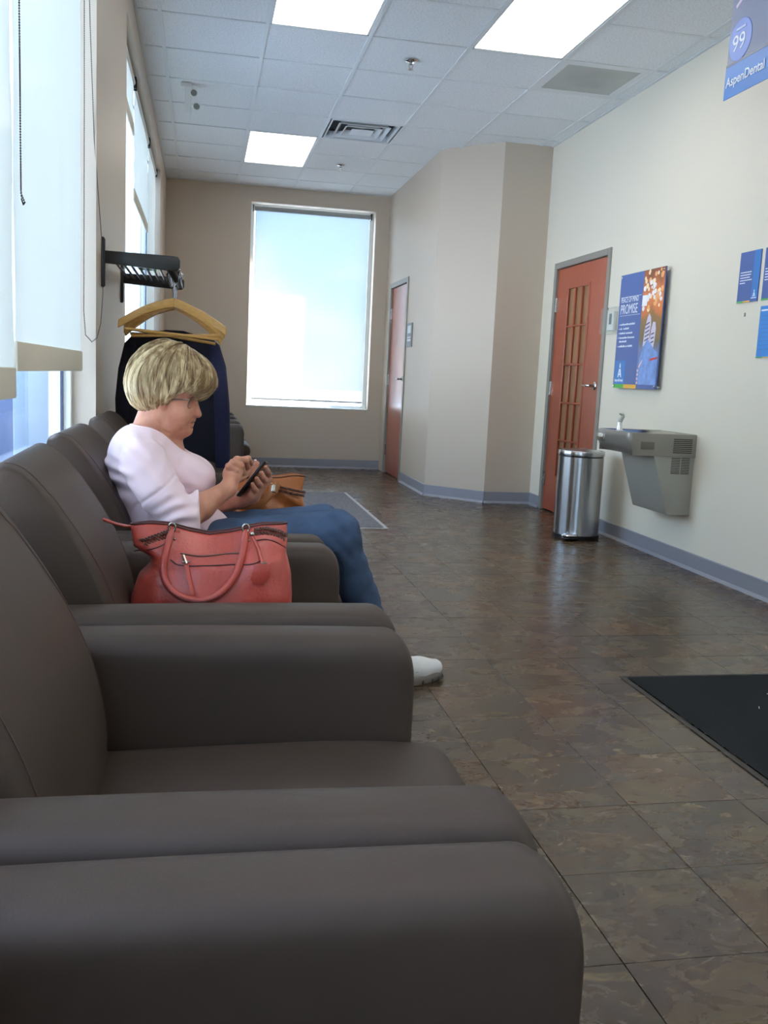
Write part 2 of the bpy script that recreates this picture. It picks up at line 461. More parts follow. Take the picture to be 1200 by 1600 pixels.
# ------------------------------------------------------------------ setting: ceiling grid
ce = MB().box(XL - TH, XR + 0.2, YN - 0.2, YE + TH, ZC + 0.10, ZC + 0.2).build('ceiling', paint, kind='structure')
XS = [XL, -0.277, 0.3326, 0.9422, 1.5518, 2.1614, 2.771, XR]
YS = [5.757 + T * j for j in range(-15, 9)]
YS = [YN] + [y for y in YS if YN + 0.1 < y < YE - 0.02] + [YE]
LIGHTS = [(2, 8.1954), (2, 4.5378), (4, 4.5378), (2, 0.8802), (4, 0.8802)]   # column, y of the near edge; each two tiles long
occupied = set()
for c, y in LIGHTS:
    for k in range(2): occupied.add((c, round(y + k * T, 2)))
SUP = (3, 7.5858); RET = (5, 5.757)
occupied.add((SUP[0], round(SUP[1], 2))); occupied.add((RET[0], round(RET[1], 2)))
for i in range(len(XS) - 1):
    for j in range(len(YS) - 1):
        if (i, round(YS[j], 2)) in occupied: continue
        if XS[i] > 2.1 and YS[j] > 8.25: continue
        g_ = 0.009
        z = ZC + 0.004 + random.uniform(0, 0.0015)
        MB().box(XS[i] + g_, XS[i + 1] - g_, YS[j] + g_, YS[j + 1] - g_, z, z + 0.015).build('ceiling_tile', acoustic, ce)
for x in XS[1:-1]:
    MB().box(x - 0.012, x + 0.012, YN, YE if x < 2.1 else 8.3, ZC - 0.001, ZC + 0.004).box(x - 0.001, x + 0.001, YN, YE if x < 2.1 else 8.3, ZC + 0.004, ZC + 0.04).build('ceiling_runner', white_grid, ce)
for y in YS[1:-1]:
    o = MB()
    for i in range(len(XS) - 1):
        if y > 8.2 and XS[i] > 2.1: continue
        if (i, round(y, 2)) in occupied and (i, round(y - T, 2)) in occupied: continue      # a light panel spans two tiles
        o.box(XS[i] + 0.012, min(XS[i + 1] - 0.012, 2.02 if y > 8.2 else 9), y - 0.012, y + 0.012, ZC - 0.0005, ZC + 0.0042)
    o.build('ceiling_runner', white_grid, ce)
# shadow-line wall angle
MB().box(XL, XL + 0.02, YN, YE, ZC - 0.002, ZC + 0.003).box(XR - 0.02, XR, YN, 7.76, ZC - 0.002, ZC + 0.003).box(XL, 2.02, YE - 0.02, YE, ZC - 0.002, ZC + 0.003).build('ceiling_edge_angle', white_grid, ce)

# ------------------------------------------------------------------ ceiling fixtures
panel_e = emit('light_diffuser', (255, 250, 240), PANEL_STRENGTH)
def light_panel(c, y, label, grp='recessed ceiling light panels'):
    x0, x1 = XS[c], XS[c + 1]
    r = root('ceiling_light', ((x0 + x1) / 2, y + T, ZC), label, 'ceiling light', grp)
    f = MB()
    a = 0.012; b = 0.026
    f.box(x0 + a, x0 + b, y + a, y + 2 * T - a, ZC + 0.001, ZC + 0.09).box(x1 - b, x1 - a, y + a, y + 2 * T - a, ZC + 0.001, ZC + 0.09)
    f.box(x0 + a, x1 - a, y + a, y + b, ZC + 0.001, ZC + 0.09).box(x0 + a, x1 - a, y + 2 * T - b, y + 2 * T - a, ZC + 0.001, ZC + 0.09)
    f.build('frame', white_grid, r)
    MB().box(x0 + b, x1 - b, y + b, y + 2 * T - b, ZC + 0.006, ZC + 0.012).build('diffuser', panel_e, r)
light_panel(2, 8.1954, 'farthest bright recessed ceiling light, closest to the end window')
light_panel(2, 4.5378, 'bright recessed ceiling light at the top edge, left of the pair')
light_panel(4, 4.5378, 'bright recessed ceiling light beside the dark return grille')
light_panel(2, 0.8802, 'recessed ceiling light above the nearest armchairs, window side')
light_panel(4, 0.8802, 'recessed ceiling light over the black doormat, near the right wall')

# supply diffuser: nested pyramidal louvres
x0, x1 = XS[3] + 0.012, XS[4] - 0.012; y0, y1 = SUP[1] + 0.012, SUP[1] + T - 0.012
cx, cy = (x0 + x1) / 2, (y0 + y1) / 2
r = root('supply_diffuser', (cx, cy, ZC), 'square white supply air diffuser with nested louvres, before the far ceiling light', 'air vent')
def ring_plate(o, h0, z0, h1, z1, t=0.003):
    for sgn in (1, -1):
        for ax in (0, 1):
            p = [(-h0, h0), (h0, h0), (h1, h1), (-h1, h1)]
            zz = [z0, z0, z1, z1]
            vv = []
            for dz in (0, t):
                for (a, b), z in zip(p, zz):
                    q = (a, b * sgn) if ax == 0 else (b * sgn, a)
                    vv.append((cx + q[0], cy + q[1], z + dz))
            o.add(vv, [(0, 1, 2, 3), (7, 6, 5, 4), (0, 4, 5, 1), (1, 5, 6, 2), (2, 6, 7, 3), (3, 7, 4, 0)])
o = MB(); ring_plate(o, 0.291, ZC + 0.001, 0.268, ZC + 0.001); ring_plate(o, 0.268, ZC + 0.001, 0.262, ZC + 0.05); o.build('frame', white_grid, r)
for h, z in ((0.205, 0.0), (0.145, -0.002)):
    o = MB(); ring_plate(o, h, ZC - 0.004 + z, h - 0.03, ZC + 0.035 + z); ring_plate(o, h + 0.008, ZC - 0.004 + z, h, ZC - 0.004 + z); o.build('louvre', white_grid, r)
o = MB().prism([(cx - 0.09, cy - 0.09), (cx + 0.09, cy - 0.09), (cx + 0.09, cy + 0.09), (cx - 0.09, cy + 0.09)], 'z', ZC - 0.006, ZC - 0.003)
o.add([(cx - 0.09, cy - 0.09, ZC - 0.004), (cx + 0.09, cy - 0.09, ZC - 0.004), (cx + 0.09, cy + 0.09, ZC - 0.004), (cx - 0.09, cy + 0.09, ZC - 0.004), (cx, cy, ZC + 0.03)], [(0, 1, 4), (1, 2, 4), (2, 3, 4), (3, 0, 4), (0, 3, 2, 1)])
o.build('centre_cone', white_grid, r)
MB().box(x0 + 0.01, x1 - 0.01, y0 + 0.01, y1 - 0.01, ZC + 0.06, ZC + 0.065).build('duct_opening', mat('duct_dark', (70, 74, 78), 0.8), r)
MB().box(x0, x1, y0, y0 + 0.012, ZC + 0.001, ZC + 0.06).box(x0, x1, y1 - 0.012, y1, ZC + 0.001, ZC + 0.06).box(x0, x0 + 0.012, y0, y1, ZC + 0.001, ZC + 0.06).box(x1 - 0.012, x1, y0, y1, ZC + 0.001, ZC + 0.06).build('collar', white_grid, r)

# return grille: perforated grey panel, dusty
x0, x1 = XS[5] + 0.012, XS[6] - 0.012; y0, y1 = RET[1] + 0.012, RET[1] + T - 0.012
r = root('return_grille', ((x0 + x1) / 2, (y0 + y1) / 2, ZC), 'dusty grey perforated return air grille near the right wall', 'air vent')
o = MB(); b = 0.045
o.box(x0, x1, y0, y0 + b, ZC, ZC + 0.006).box(x0, x1, y1 - b, y1, ZC, ZC + 0.006).box(x0, x0 + b, y0 + b, y1 - b, ZC, ZC + 0.006).box(x1 - b, x1, y0 + b, y1 - b, ZC, ZC + 0.006)
o.build('frame', white_grid, r, bevel=0.0015, seg=1, smooth=False)
def grille_mat():
    mt, t, p = new_mat('perforated_grey'); nd, lk = t.nodes.new, t.links.new
    g = nd('ShaderNodeNewGeometry'); v = nd('ShaderNodeTexVoronoi'); v.inputs['Scale'].default_value = 130; v.inputs['Randomness'].default_value = 0.0
    lk(g.outputs['Position'], v.inputs[0])
    r_ = nd('ShaderNodeValToRGB'); r_.color_ramp.elements[0].position = 0.25; r_.color_ramp.elements[1].position = 0.36
    r_.color_ramp.elements[0].color = lin((96, 98, 96)); r_.color_ramp.elements[1].color = lin((214, 216, 210))
    lk(v.outputs['Distance'], r_.inputs[0])
    n = nd('ShaderNodeTexNoise'); n.inputs['Scale'].default_value = 3.0; lk(g.outputs['Position'], n.inputs[0])
    mx = nd('ShaderNodeMix'); mx.data_type = 'RGBA'; mx.blend_type = 'MULTIPLY'; mx.inputs['Factor'].default_value = 0.5
    lk(r_.outputs[0], mx.inputs['A']); lk(n.outputs['Fac'], mx.inputs['B']); lk(mx.outputs['Result'], p.inputs['Base Color'])
    p.inputs['Roughness'].default_value = 0.6
    return mt
MB().box(x0 + b, x1 - b, y0 + b, y1 - b, ZC + 0.002, ZC + 0.005).build('perforated_panel', grille_mat(), r)

def sprinkler(x, y, label):
    r = root('ceiling_sprinkler', (x, y, ZC), label, 'sprinkler', 'ceiling sprinklers')
    MB().lathe([(0.042, 0.0), (0.042, -0.002), (0.036, -0.008), (0.022, -0.012), (0.018, -0.005)], (x, y, ZC), 24).build('escutcheon', chrome, r, smooth=True)
    o = MB().lathe([(0.010, -0.004), (0.010, -0.022), (0.006, -0.026)], (x, y, ZC), 12)
    o.tube([(x - 0.010, y, ZC - 0.022), (x - 0.014, y, ZC - 0.036), (x - 0.004, y, ZC - 0.05), (x, y, ZC - 0.053)], 0.0025, 6)
    o.tube([(x + 0.010, y, ZC - 0.022), (x + 0.014, y, ZC - 0.036), (x + 0.004, y, ZC - 0.05), (x, y, ZC - 0.053)], 0.0025, 6)
    o.build('body', steel, r, smooth=True)
    MB().lathe([(0.004, -0.052), (0.017, -0.053), (0.017, -0.055), (0.002, -0.056)], (x, y, ZC), 16).build('deflector', steel, r, smooth=True)
sprinkler(1.262, 6.075, 'nearer chrome ceiling sprinkler, between the two top lights')
sprinkler(1.262, 9.15, 'farther small ceiling sprinkler, beyond the supply diffuser')

# emergency light near the left wall
r = root('emergency_light', (-0.14, 7.1, ZC), 'white twin-head emergency light hanging from the ceiling above the left wall', 'emergency light')
MB().box(-0.19, -0.115, 7.03, 7.17, ZC - 0.03, ZC).build('canopy', white_pl, r, bevel=0.006)
MB().box(-0.16, -0.115, 7.06, 7.14, ZC - 0.19, ZC - 0.02).build('housing', white_pl, r, bevel=0.008)
for x, z in ((-0.098, ZC - 0.066), (-0.078, ZC - 0.155)):
    h = MB().tube([(-0.125, 7.08, z + 0.005), (x, 7.06, z)], 0.008, 8).lathe([(0.012, 0.03), (0.024, 0.012), (0.027, -0.012), (0.024, -0.014)], (x, 7.05, z), 20, axis='y').build('lamp_head', white_pl, r, smooth=True)
    MB().lathe([(0.022, -0.0145), (0.015, -0.0185), (0.004, -0.020)], (x, 7.05, z), 20, axis='y').build('lens', mat('lamp_lens', (120, 122, 120), 0.1), h, smooth=True)
MB().tube([(-0.125, 7.1, ZC - 0.188), (-0.122, 7.1, ZC - 0.24)], 0.002, 6).build('pull_tab', white_pl, r)

# ------------------------------------------------------------------ windows and frames
alu = mat('dark_bronze_frame', (26, 34, 62), 0.4)
alu_w = mat('white_window_trim', (235, 238, 236), 0.45)
def left_window(idx, ya, yb, mull, mm_mat):
    r = root('window_%d' % idx, (XL - 0.13, (ya + yb) / 2, WZ[0]), kind='structure')
    xg = XL - 0.130; xi = XL - 0.090
    o = MB()
    for a, b in ((ya, ya + 0.04), (yb - 0.04, yb)): o.box(xg - 0.03, xi, a, b, WZ[0], WZ[1])
    o.box(xg - 0.03, xi, ya + 0.04, yb - 0.04, WZ[0], WZ[0] + 0.04).box(xg - 0.03, xi, ya + 0.04, yb - 0.04, WZ[1] - 0.04, WZ[1])
    o.build('window_frame', alu_w, r, bevel=0.003, seg=1, smooth=False)
    for mm in mull: MB().box(xg - 0.03, xi - 0.01, mm - 0.022, mm + 0.022, WZ[0] + 0.04, WZ[1] - 0.04).build('mullion', mm_mat, r)
    MB().box(xg + 0.003, xg + 0.012, yb - 0.062, yb - 0.04, WZ[0] + 0.04, WZ[1] - 0.04).build('gasket', alu, r)
    ys = [ya + 0.04] + list(mull) + [yb - 0.04]
    for a, b in zip(ys[:-1], ys[1:]):
        MB().box(xg - 0.004, xg + 0.002, a + 0.002, b - 0.002, WZ[0] + 0.04, WZ[1] - 0.04).build('pane', glass, r)
    MB().box(xi, XL + 0.012, ya + 0.002, yb - 0.002, WZ[0], WZ[0] + 0.018).build('window_sill', alu_w, r, bevel=0.004)
    return r
left_window(1, W1[0], W1[1], [-0.72, 0.85, 2.43], alu)
left_window(2, W2[0], W2[1], [6.38, 7.98], alu_w)
r = root('window_3', ((WIN_X[0] + WIN_X[1]) / 2, YE + 0.16, WEZ[0]), kind='structure')
yg = YE + 0.17
o = MB()
o.box(WIN_X[0], WIN_X[0] + 0.045, yg - 0.03, yg + 0.05, WEZ[0], WEZ[1]).box(WIN_X[1] - 0.045, WIN_X[1], yg - 0.03, yg + 0.05, WEZ[0], WEZ[1])
o.box(WIN_X[0] + 0.045, WIN_X[1] - 0.045, yg - 0.03, yg + 0.05, WEZ[0], WEZ[0] + 0.045).box(WIN_X[0] + 0.045, WIN_X[1] - 0.045, yg - 0.03, yg + 0.05, WEZ[1] - 0.045, WEZ[1])
o.build('window_frame', alu_w, r, bevel=0.003, seg=1, smooth=False)
MB().box(WIN_X[0] + 0.045, WIN_X[1] - 0.045, yg, yg + 0.006, WEZ[0] + 0.045, WEZ[1] - 0.045).build('pane', glass, r)
MB().box(WIN_X[0] + 0.002, WIN_X[1] - 0.002, YE - 0.006, yg - 0.03, WEZ[0], WEZ[0] + 0.016).build('window_sill', alu_w, r, bevel=0.004)

# ------------------------------------------------------------------ roller blinds
roller_m = mat('blind_roller', (205, 205, 198), 0.5)
chain_m = mat('chain_dark', (58, 56, 52), 0.35, metal=0.6)
def side_blind(y0, y1, zb, label, x=-0.462, chain=None, grp='roller blinds on the left windows', hem=0.075):
    r = root('roller_blind', (x, (y0 + y1) / 2, zb), label, 'roller blind', grp)
    zt = WZ[1] - 0.045
    ya, yb = y0 + 0.02, y1 - 0.02
    v = []; f = []; n = 24
    for i in range(n + 1):
        z = zb + hem + (zt - zb - hem) * i / n
        for k in range(9):
            y = ya + (yb - ya) * k / 8
            v.append((x + 0.0015 * math.sin(i * 0.9 + k), y, z))
    for i in range(n):
        for k in range(8):
            a = i * 9 + k; f.append((a, a + 1, a + 10, a + 9))
    fb = MB().add(v, f).build('fabric', blind_fab, r, smooth=True)
    MB().box(x - 0.006, x + 0.006, ya - 0.001, yb + 0.001, zb, zb + hem).build('hem_bar', hem_fab, r, bevel=0.004)
    MB().lathe([(0.024, ya - 0.003), (0.024, yb + 0.003)], (x - 0.012, 0, zt + 0.008), 20, axis='y').build('roller', roller_m, r, smooth=True)
    for yy in (y0 + 0.004, y1 - 0.010):
        MB().box(x - 0.04, x + 0.016, yy, yy + 0.005, zt - 0.025, WZ[1]).build('bracket', black_pl, r)
    if chain:
        yc, zlow, xx = chain
        o = MB()
        pts = []
        if xx > -0.43:
            ctrl = [(-0.445, 3.79, 2.80), (-0.436, 3.82, 2.3), (-0.425, 3.86, 1.9), (-0.395, 3.87, 1.50), (-0.392, 3.87, 1.33), (-0.400, 3.87, 1.21), (-0.413, 3.86, 1.152), (-0.432, 3.85, 1.135), (-0.452, 3.82, 1.160), (-0.455, 3.79, 1.25), (-0.452, 3.78, 2.0), (-0.452, 3.78, 2.80)]
        else:
            ctrl = [(xx, yc, zt), (xx, yc, zlow), (xx, yc + .008, zlow - .022), (xx, yc + .028, zlow - .030), (xx, yc + .048, zlow - .022), (xx - .01, yc + .056, zlow), (xx - .01, yc + .056, zt)]
        for a_, b_ in zip(ctrl[:-1], ctrl[1:]):
            a_, b_ = Vector(a_), Vector(b_); n_ = max(1, int((b_ - a_).length / 0.0062))
            for q in range(n_): pts.append(tuple(a_.lerp(b_, q / n_)))
        for p_ in pts: o.ell(p_, (0.0023, 0.0023, 0.0026), 6, 4)
        o.tube([Vector(c) for c in ctrl], 0.0007, 4)
        o.build('bead_chain', chain_m, r, kind='stuff')
    return r
side_blind(2.46, 3.78, 1.02, 'pale roller blind lowered over the near window, beside the coat rack wall', chain=(3.775, 1.16, -0.42))
side_blind(1.15, 2.44, 0.955, 'leftmost pale roller blind, at the left edge, hanging slightly lower', x=-0.455, chain=(2.405, 1.45, -0.432))
side_blind(-0.6, 1.13, 2.45, 'roller blind drawn up above the nearest armchair')
side_blind(5.30, 6.38, 2.50, 'far left window blind, nearest of three, rolled almost fully up')
side_blind(6.42, 7.95, 2.12, 'middle blind of the far left window, pulled a third down')
side_blind(7.99, 9.15, 0.78, 'farthest blind of the far left window, fully lowered', hem=0.04)
# end wall blind
bx0, bx1 = 0.535, 1.80
r = root('roller_blind', ((bx0 + bx1) / 2, YE + 0.05, 0.78), 'glowing roller screen blind filling the end wall window', 'roller blind')
yb_ = YE + 0.055
MB().add([(bx0, yb_, 0.765), (bx1, yb_, 0.765), (bx1, yb_, 2.80), (bx0, yb_, 2.80)], [(0, 1, 2, 3)]).build('fabric', blind_end, r)
MB().lathe([(0.009, bx0), (0.009, bx1)], (0, yb_, 0.757), 12, axis='x').build('hem_bar', mat('hem_grey', (150, 150, 150), 0.4), r, smooth=True)
MB().lathe([(0.027, bx0 - 0.01), (0.027, bx1 + 0.012)], (0, yb_ + 0.015, 2.822), 20, axis='x').build('roller', mat('roller_grey', (150, 152, 152), 0.4), r, smooth=True)
for xx in (bx0 - 0.03, bx1 + 0.014):
    MB().box(xx, xx + 0.012, yb_ - 0.03, yb_ + 0.04, 2.79, 2.855).build('bracket', black_pl, r)
o = MB()
for q in range(170):
    for xx in (bx1 + 0.012, bx1 + 0.03): o.ell((xx, yb_ - 0.03, 1.30 + q * 0.009), (0.0028, 0.0028, 0.0028), 5, 4)
o.build('bead_chain', mat('chain_white', (205, 205, 200), 0.4), r, kind='stuff')

# ------------------------------------------------------------------ doors
def hinge(r, x, y, z, d=1):
    MB().box(x - 0.004, x, y - 0.018, y + 0.018, z - 0.057, z + 0.057).lathe([(0.0065, z - 0.058), (0.0065, z + 0.058)], (x - 0.007, y, 0), 10).build('hinge', steel, r)
def lever(r, x, y, z, ydir, mt=steel):
    h = MB().lathe([(0.033, 0.0), (0.033, -0.006), (0.026, -0.011), (0.012, -0.013), (0.011, -0.05)], (x, y, z), 24, axis='x').build('rose', mt, r, smooth=True)
    MB().tube([(x - 0.045, y, z), (x - 0.056, y + ydir * 0.012, z), (x - 0.058, y + ydir * 0.05, z - 0.002), (x - 0.056, y + ydir * 0.09, z + 0.001), (x - 0.052, y + ydir * 0.118, z + 0.002)], [0.011, 0.011, 0.009, 0.008, 0.007], 10).build('lever', chrome, r, smooth=True)
# door_1 in the closet wall
r = root('door_1', (2.02, (D1[0] + D1[1]) / 2, 0), kind='structure')
o = MB(); fw = 0.05
o.box(2.008, 2.10, D1[0], D1[0] + fw, 0, 2.075).box(2.008, 2.10, D1[1] - fw, D1[1], 0, 2.075).box(2.008, 2.10, D1[0] + fw, D1[1] - fw, 2.025, 2.075)
o.build('door_frame', greymetal, r, bevel=0.003, seg=1, smooth=False)
MB().box(2.030, 2.074, D1[0] + fw + 0.004, D1[1] - fw - 0.004, 0.012, 2.02).build('door_slab', door_wood, r, bevel=0.002, seg=1, smooth=False)
for z in (1.75, 1.04, 0.26): hinge(r, 2.029, D1[1] - fw - 0.002, z)
lever(r, 2.030, D1[0] + fw + 0.07, 1.05, 1)
# door_2 with divided glass in the right wall
r = root('door_2', (XR, 6.96, 0), kind='structure')
ya, yb = 6.415, 7.51
o = MB(); fw = 0.05
o.box(XR - 0.012, XR + 0.10, ya, ya + fw, 0, 2.06).box(XR - 0.012, XR + 0.10, yb - fw, yb, 0, 2.06).box(XR - 0.012, XR + 0.10, ya + fw, yb - fw, 2.01, 2.06)
o.build('door_frame', greymetal, r, bevel=0.003, seg=1, smooth=False)
sa, sb = ya + fw + 0.004, yb - fw - 0.004
ga, gb, gz0, gz1 = 6.79, 7.225, 0.30, 1.845
X0, X1 = XR + 0.010, XR + 0.054
slab = MB()
slab.box(X0, X1, sa, ga, 0.012, 2.005).box(X0, X1, gb, sb, 0.012, 2.005).box(X0, X1, ga, gb, 0.012, gz0).box(X0, X1, ga, gb, gz1, 2.005)
slab.build('door_slab', door_wood, r, weld=True)
tr = MB()
for a, b, c, d in ((ga - 0.008, ga + 0.014, gz0 - 0.008, gz1 + 0.008), (gb - 0.014, gb + 0.008, gz0 - 0.008, gz1 + 0.008)): tr.box(X0 - 0.006, X0 + 0.01, a, b, c, d)
for c, d in ((gz0 - 0.008, gz0 + 0.014), (gz1 - 0.014, gz1 + 0.008)): tr.box(X0 - 0.006, X0 + 0.01, ga + 0.014, gb - 0.014, c, d)
tr.build('glazing_bead', door_wood, r, bevel=0.002, seg=1, smooth=False)
frost = mat('frosted_pane', (136, 98, 70), 0.3, vary=0.10, vscale=5, stretch=(1, 6, 0.6))
gy = [ga + 0.005 + (gb - ga - 0.01) * k / 3 for k in range(4)]; gz = [gz0 + 0.005 + (gz1 - gz0 - 0.01) * k / 5 for k in range(6)]
for i in range(3):
    for j in range(5):
        MB().box(X0 + 0.014, X0 + 0.020, gy[i] + 0.002, gy[i + 1] - 0.002, gz[j] + 0.002, gz[j + 1] - 0.002).build('pane', frost, r)
for i in (1, 2): MB().box(X0 - 0.003, X0 + 0.013, gy[i] - 0.008, gy[i] + 0.008, gz0 + 0.014, gz1 - 0.014).build('muntin', door_wood, r, bevel=0.003, seg=1)
for j in range(1, 5): MB().box(X0 - 0.003, X0 + 0.013, ga + 0.014, gb - 0.014, gz[j] - 0.008, gz[j] + 0.008).build('muntin', door_wood, r, bevel=0.003, seg=1)
for z in (1.72, 1.03, 0.27): hinge(r, X0 - 0.001, sb + 0.004, z)
lever(r, X0, 6.56, 1.065, 1)

# ------------------------------------------------------------------ outside
ext = mat('outside_render', (84, 96, 126), 0.8, vary=0.1, vscale=0.6)
ground_m = mat('outside_paving', (178, 188, 200), 0.85, vary=0.08, vscale=1.5)
MB().box(-60, 60, -60, 80, -0.3, -0.15).build('ground', ground_m, kind='structure')
r = root('outside_arcade', (-2.0, 8.5, -0.15), 'pale bluish column and darker wall seen through the near left window', 'building')
MB().box(-4.5, -1.35, 9.6, 9.8, -0.15, 3.2).build('wall', ext, r)
MB().box(-1.52, -1.00, 8.0, 8.5, -0.15, 3.2).build('column', mat('outside_column', (118, 134, 152), 0.7, vary=0.1, vscale=3), r, bevel=0.03)

# ------------------------------------------------------------------ lounge armchairs
leather = mat('taupe_leather', (60, 48, 41), 0.52, spec=0.28, bump=0.15, bscale=420, vary=0.05, vscale=6)
seam_m = mat('dark_stitching', (70, 50, 46), 0.6)
foot_m = mat('black_foot', (20, 19, 18), 0.4)

def arm_mesh(yc):
    """rounded-top arm, 0.125 wide; rounded front corner"""
    hw = 0.062; x0, x1 = -0.40, 0.355; zt = 0.602; z0 = 0.055
    rx, rz, ry = 0.050, 0.060, 0.052
    # sections along x: shrink towards the front corner
    xs = [x0, -0.39] + [-0.3 + 0.06 * k for k in range(10)] + [x1 - rx]
    secs = [(x, 0.0, 0.0) for x in xs]
    for k in range(1, 9):
        a = math.pi / 2 * k / 8
        secs.append((x1 - rx + rx * math.sin(a), rz * (1 - math.cos(a)), 0.016 * (1 - math.cos(a))))
    v = []; n = 0
    for x, dz, dy in secs:
        crown = 0.004 * math.sin(max(0, min(1, (x + 0.4) / 0.75)) * math.pi)
        ring = [(yc - hw + dy, z0), (yc - hw + dy, 0.30)]
        top = zt - dz + crown
        for k in range(0, 13):
            a = math.pi * k / 12
            ca, sa = math.cos(a), math.sin(a)
            sy = (hw - dy) * (1 if ca < 0 else -1) * (abs(ca) ** 0.62)
            ring.append((yc + sy, top - ry + ry * (abs(sa) ** 0.72)))
        ring += [(yc + hw - dy, 0.30), (yc + hw - dy, z0)]
        n = len(ring)
        v += [(x, y, z) for y, z in ring]
    f = []
    for i in range(len(secs) - 1):
        for q in range(n):
            q2 = (q + 1) % n
            f.append((i * n + q, (i + 1) * n + q, (i + 1) * n + q2, i * n + q2))
    f.append(tuple(range(n))); f.append(tuple((len(secs) - 1) * n + q for q in range(n - 1, -1, -1)))
    return MB().add(v, f), [(x1 - 0.018, y, z) for (x, y, z) in v[(len(secs) - 4) * n:(len(secs) - 3) * n]]

def cushion_grid(fn, nu, nv):
    v = [fn(i / nu, j / nv) for i in range(nu + 1) for j in range(nv + 1)]
    f = [(i * (nv + 1) + j, (i + 1) * (nv + 1) + j, (i + 1) * (nv + 1) + j + 1, i * (nv + 1) + j + 1) for i in range(nu) for j in range(nv)]
    return v, f

def catmull(P, n=4, closed=True):
    out = []; N_ = len(P)
    for i in range(N_):
        p0, p1, p2, p3 = P[(i - 1) % N_], P[i], P[(i + 1) % N_], P[(i + 2) % N_]
        for q in range(n):
            t = q / n
            out.append(tuple(0.5 * ((2 * p1[k]) + (-p0[k] + p2[k]) * t + (2 * p0[k] - 5 * p1[k] + 4 * p2[k] - p3[k]) * t * t + (-p0[k] + 3 * p1[k] - 3 * p2[k] + p3[k]) * t ** 3) for k in range(len(p1))))
    return out
def ease(ny, w):
    """stations across a cushion, denser where the edge rolls over"""
    e_ = [w * (1 - math.cos(math.pi / 2 * k / 5)) for k in range(5)]
    return e_ + [w + (1 - 2 * w) * k / ny for k in range(ny + 1)] + [1 - x for x in reversed(e_)]
def armchair(yc, label):
    r = root('lounge_armchair', (0.0, yc, 0.0), label, 'armchair', 'taupe leather lounge armchairs along the window wall')
    hw = 0.392
    for s in (-1, 1):
        mb, seam = arm_mesh(yc + s * (hw - 0.062))
        a = mb.build('armrest', leather, r, smooth=True, angle=60)
        MB().tube([(x + 0.0015, yc + s * (hw - 0.062) + (y - (yc + s * (hw - 0.062))) * 1.006, z + 0.0005) for x, y, z in seam], 0.0016, 5).build('seam', seam_m, a)
    # seat cushion, puffy with a rounded nose
    y0, y1 = yc - hw + 0.127, yc + hw - 0.127
    prof = [(-0.26, 0.305), (0.30, 0.300), (0.365, 0.306), (0.398, 0.325), (0.412, 0.352), (0.412, 0.382), (0.398, 0.408), (0.370, 0.424), (0.30, 0.431), (0.20, 0.434), (0.08, 0.432), (-0.04, 0.428), (-0.16, 0.424), (-0.26, 0.42)]
    prof = catmull(prof, 3); TS = ease(18, .07)
    v = []; ny = len(TS) - 1
    for t in TS:
        y = y0 + (y1 - y0) * t
        e_ = min(1.0, min(t, 1 - t) / 0.07); rd = math.sqrt(max(0, 1 - (1 - e_) ** 2))
        for (x, z) in prof:
            zz = 0.365 + (z - 0.365) * (0.72 + 0.28 * rd)
            if z > 0.40:
                zz += 0.010 * math.sin(math.pi * t) + 0.0035 * math.sin(9 * t + 7 * x + 3.2 * math.sin(5 * x)) * math.sin(math.pi * t)
            xx = x + (0.012 * rd if x > 0.35 else 0) - 0.006
            v.append((xx, y, zz))
    n = len(prof)
    f = [(j * n + q, (j + 1) * n + q, (j + 1) * n + (q + 1) % n, j * n + (q + 1) % n) for j in range(ny) for q in range(n)]
    f += [tuple(range(n)), tuple(ny * n + q for q in range(n - 1, -1, -1))]
    MB().add(v, f).build('seat', leather, r, smooth=True, angle=70)
    MB().box(-0.36, 0.352, y0 - 0.004, y1 + 0.004, 0.055, 0.300).build('seat_rail', leather, r, bevel=0.012)
    # backrest: profile with a forward lean of the face and a rolled top
    pf = [(-0.175, 0.36), (-0.160, 0.44), (-0.168, 0.52), (-0.186, 0.59), (-0.213, 0.655), (-0.246, 0.715), (-0.282, 0.770), (-0.315, 0.815), (-0.345, 0.845), (-0.375, 0.857), (-0.398, 0.850), (-0.408, 0.82), (-0.410, 0.60), (-0.400, 0.36)]
    NP = len(pf); pf = catmull(pf, 4); TS = ease(14, .11)
    v = []; ny = len(TS) - 1; b0, b1 = yc - hw + 0.120, yc + hw - 0.120
    for t in TS:
        y = b0 + (b1 - b0) * t
        e_ = min(1.0, min(t, 1 - t) / 0.11); rd = math.sqrt(max(0, 1 - (1 - e_) ** 2))
        for (x, z) in pf:
            cx, cz = -0.33, 0.62
            k = 0.90 + 0.10 * rd
            xx = cx + (x - cx) * k if x > -0.40 else x
            zz = cz + (z - cz) * (0.955 + 0.045 * rd) if z > 0.6 else z
            if x > -0.30: xx += 0.010 * math.sin(math.pi * t)
            v.append((xx, y, zz))
    n = len(pf)
    f = [(j * n + q, (j + 1) * n + q, (j + 1) * n + (q + 1) % n, j * n + (q + 1) % n) for j in range(ny) for q in range(n)]
    f += [tuple(range(n)), tuple(ny * n + q for q in range(n - 1, -1, -1))]
    bk = MB().add(v, f).build('backrest', leather, r, smooth=True, angle=80)
    for jj in (4, ny - 4):
        MB().tube([(x, y, z) for x, y, z in v[jj * n + 4:jj * n + 42]], 0.0016, 5).build('seam', seam_m, bk)
    MB().box(-0.405, -0.22, b0 - 0.01, b1 + 0.01, 0.055, 0.37).build('back_rail', leather, r, bevel=0.01)
    for sx in (-0.34, 0.30):
        for sy in (-1, 1): MB().lathe([(0.022, 0.0), (0.026, 0.056)], (sx, yc + sy * 0.32, 0), 12).build('foot', foot_m, r, smooth=True)
    return r
ch0 = armchair(0.444, 'nearest armchair, only its far armrest showing across the bottom')
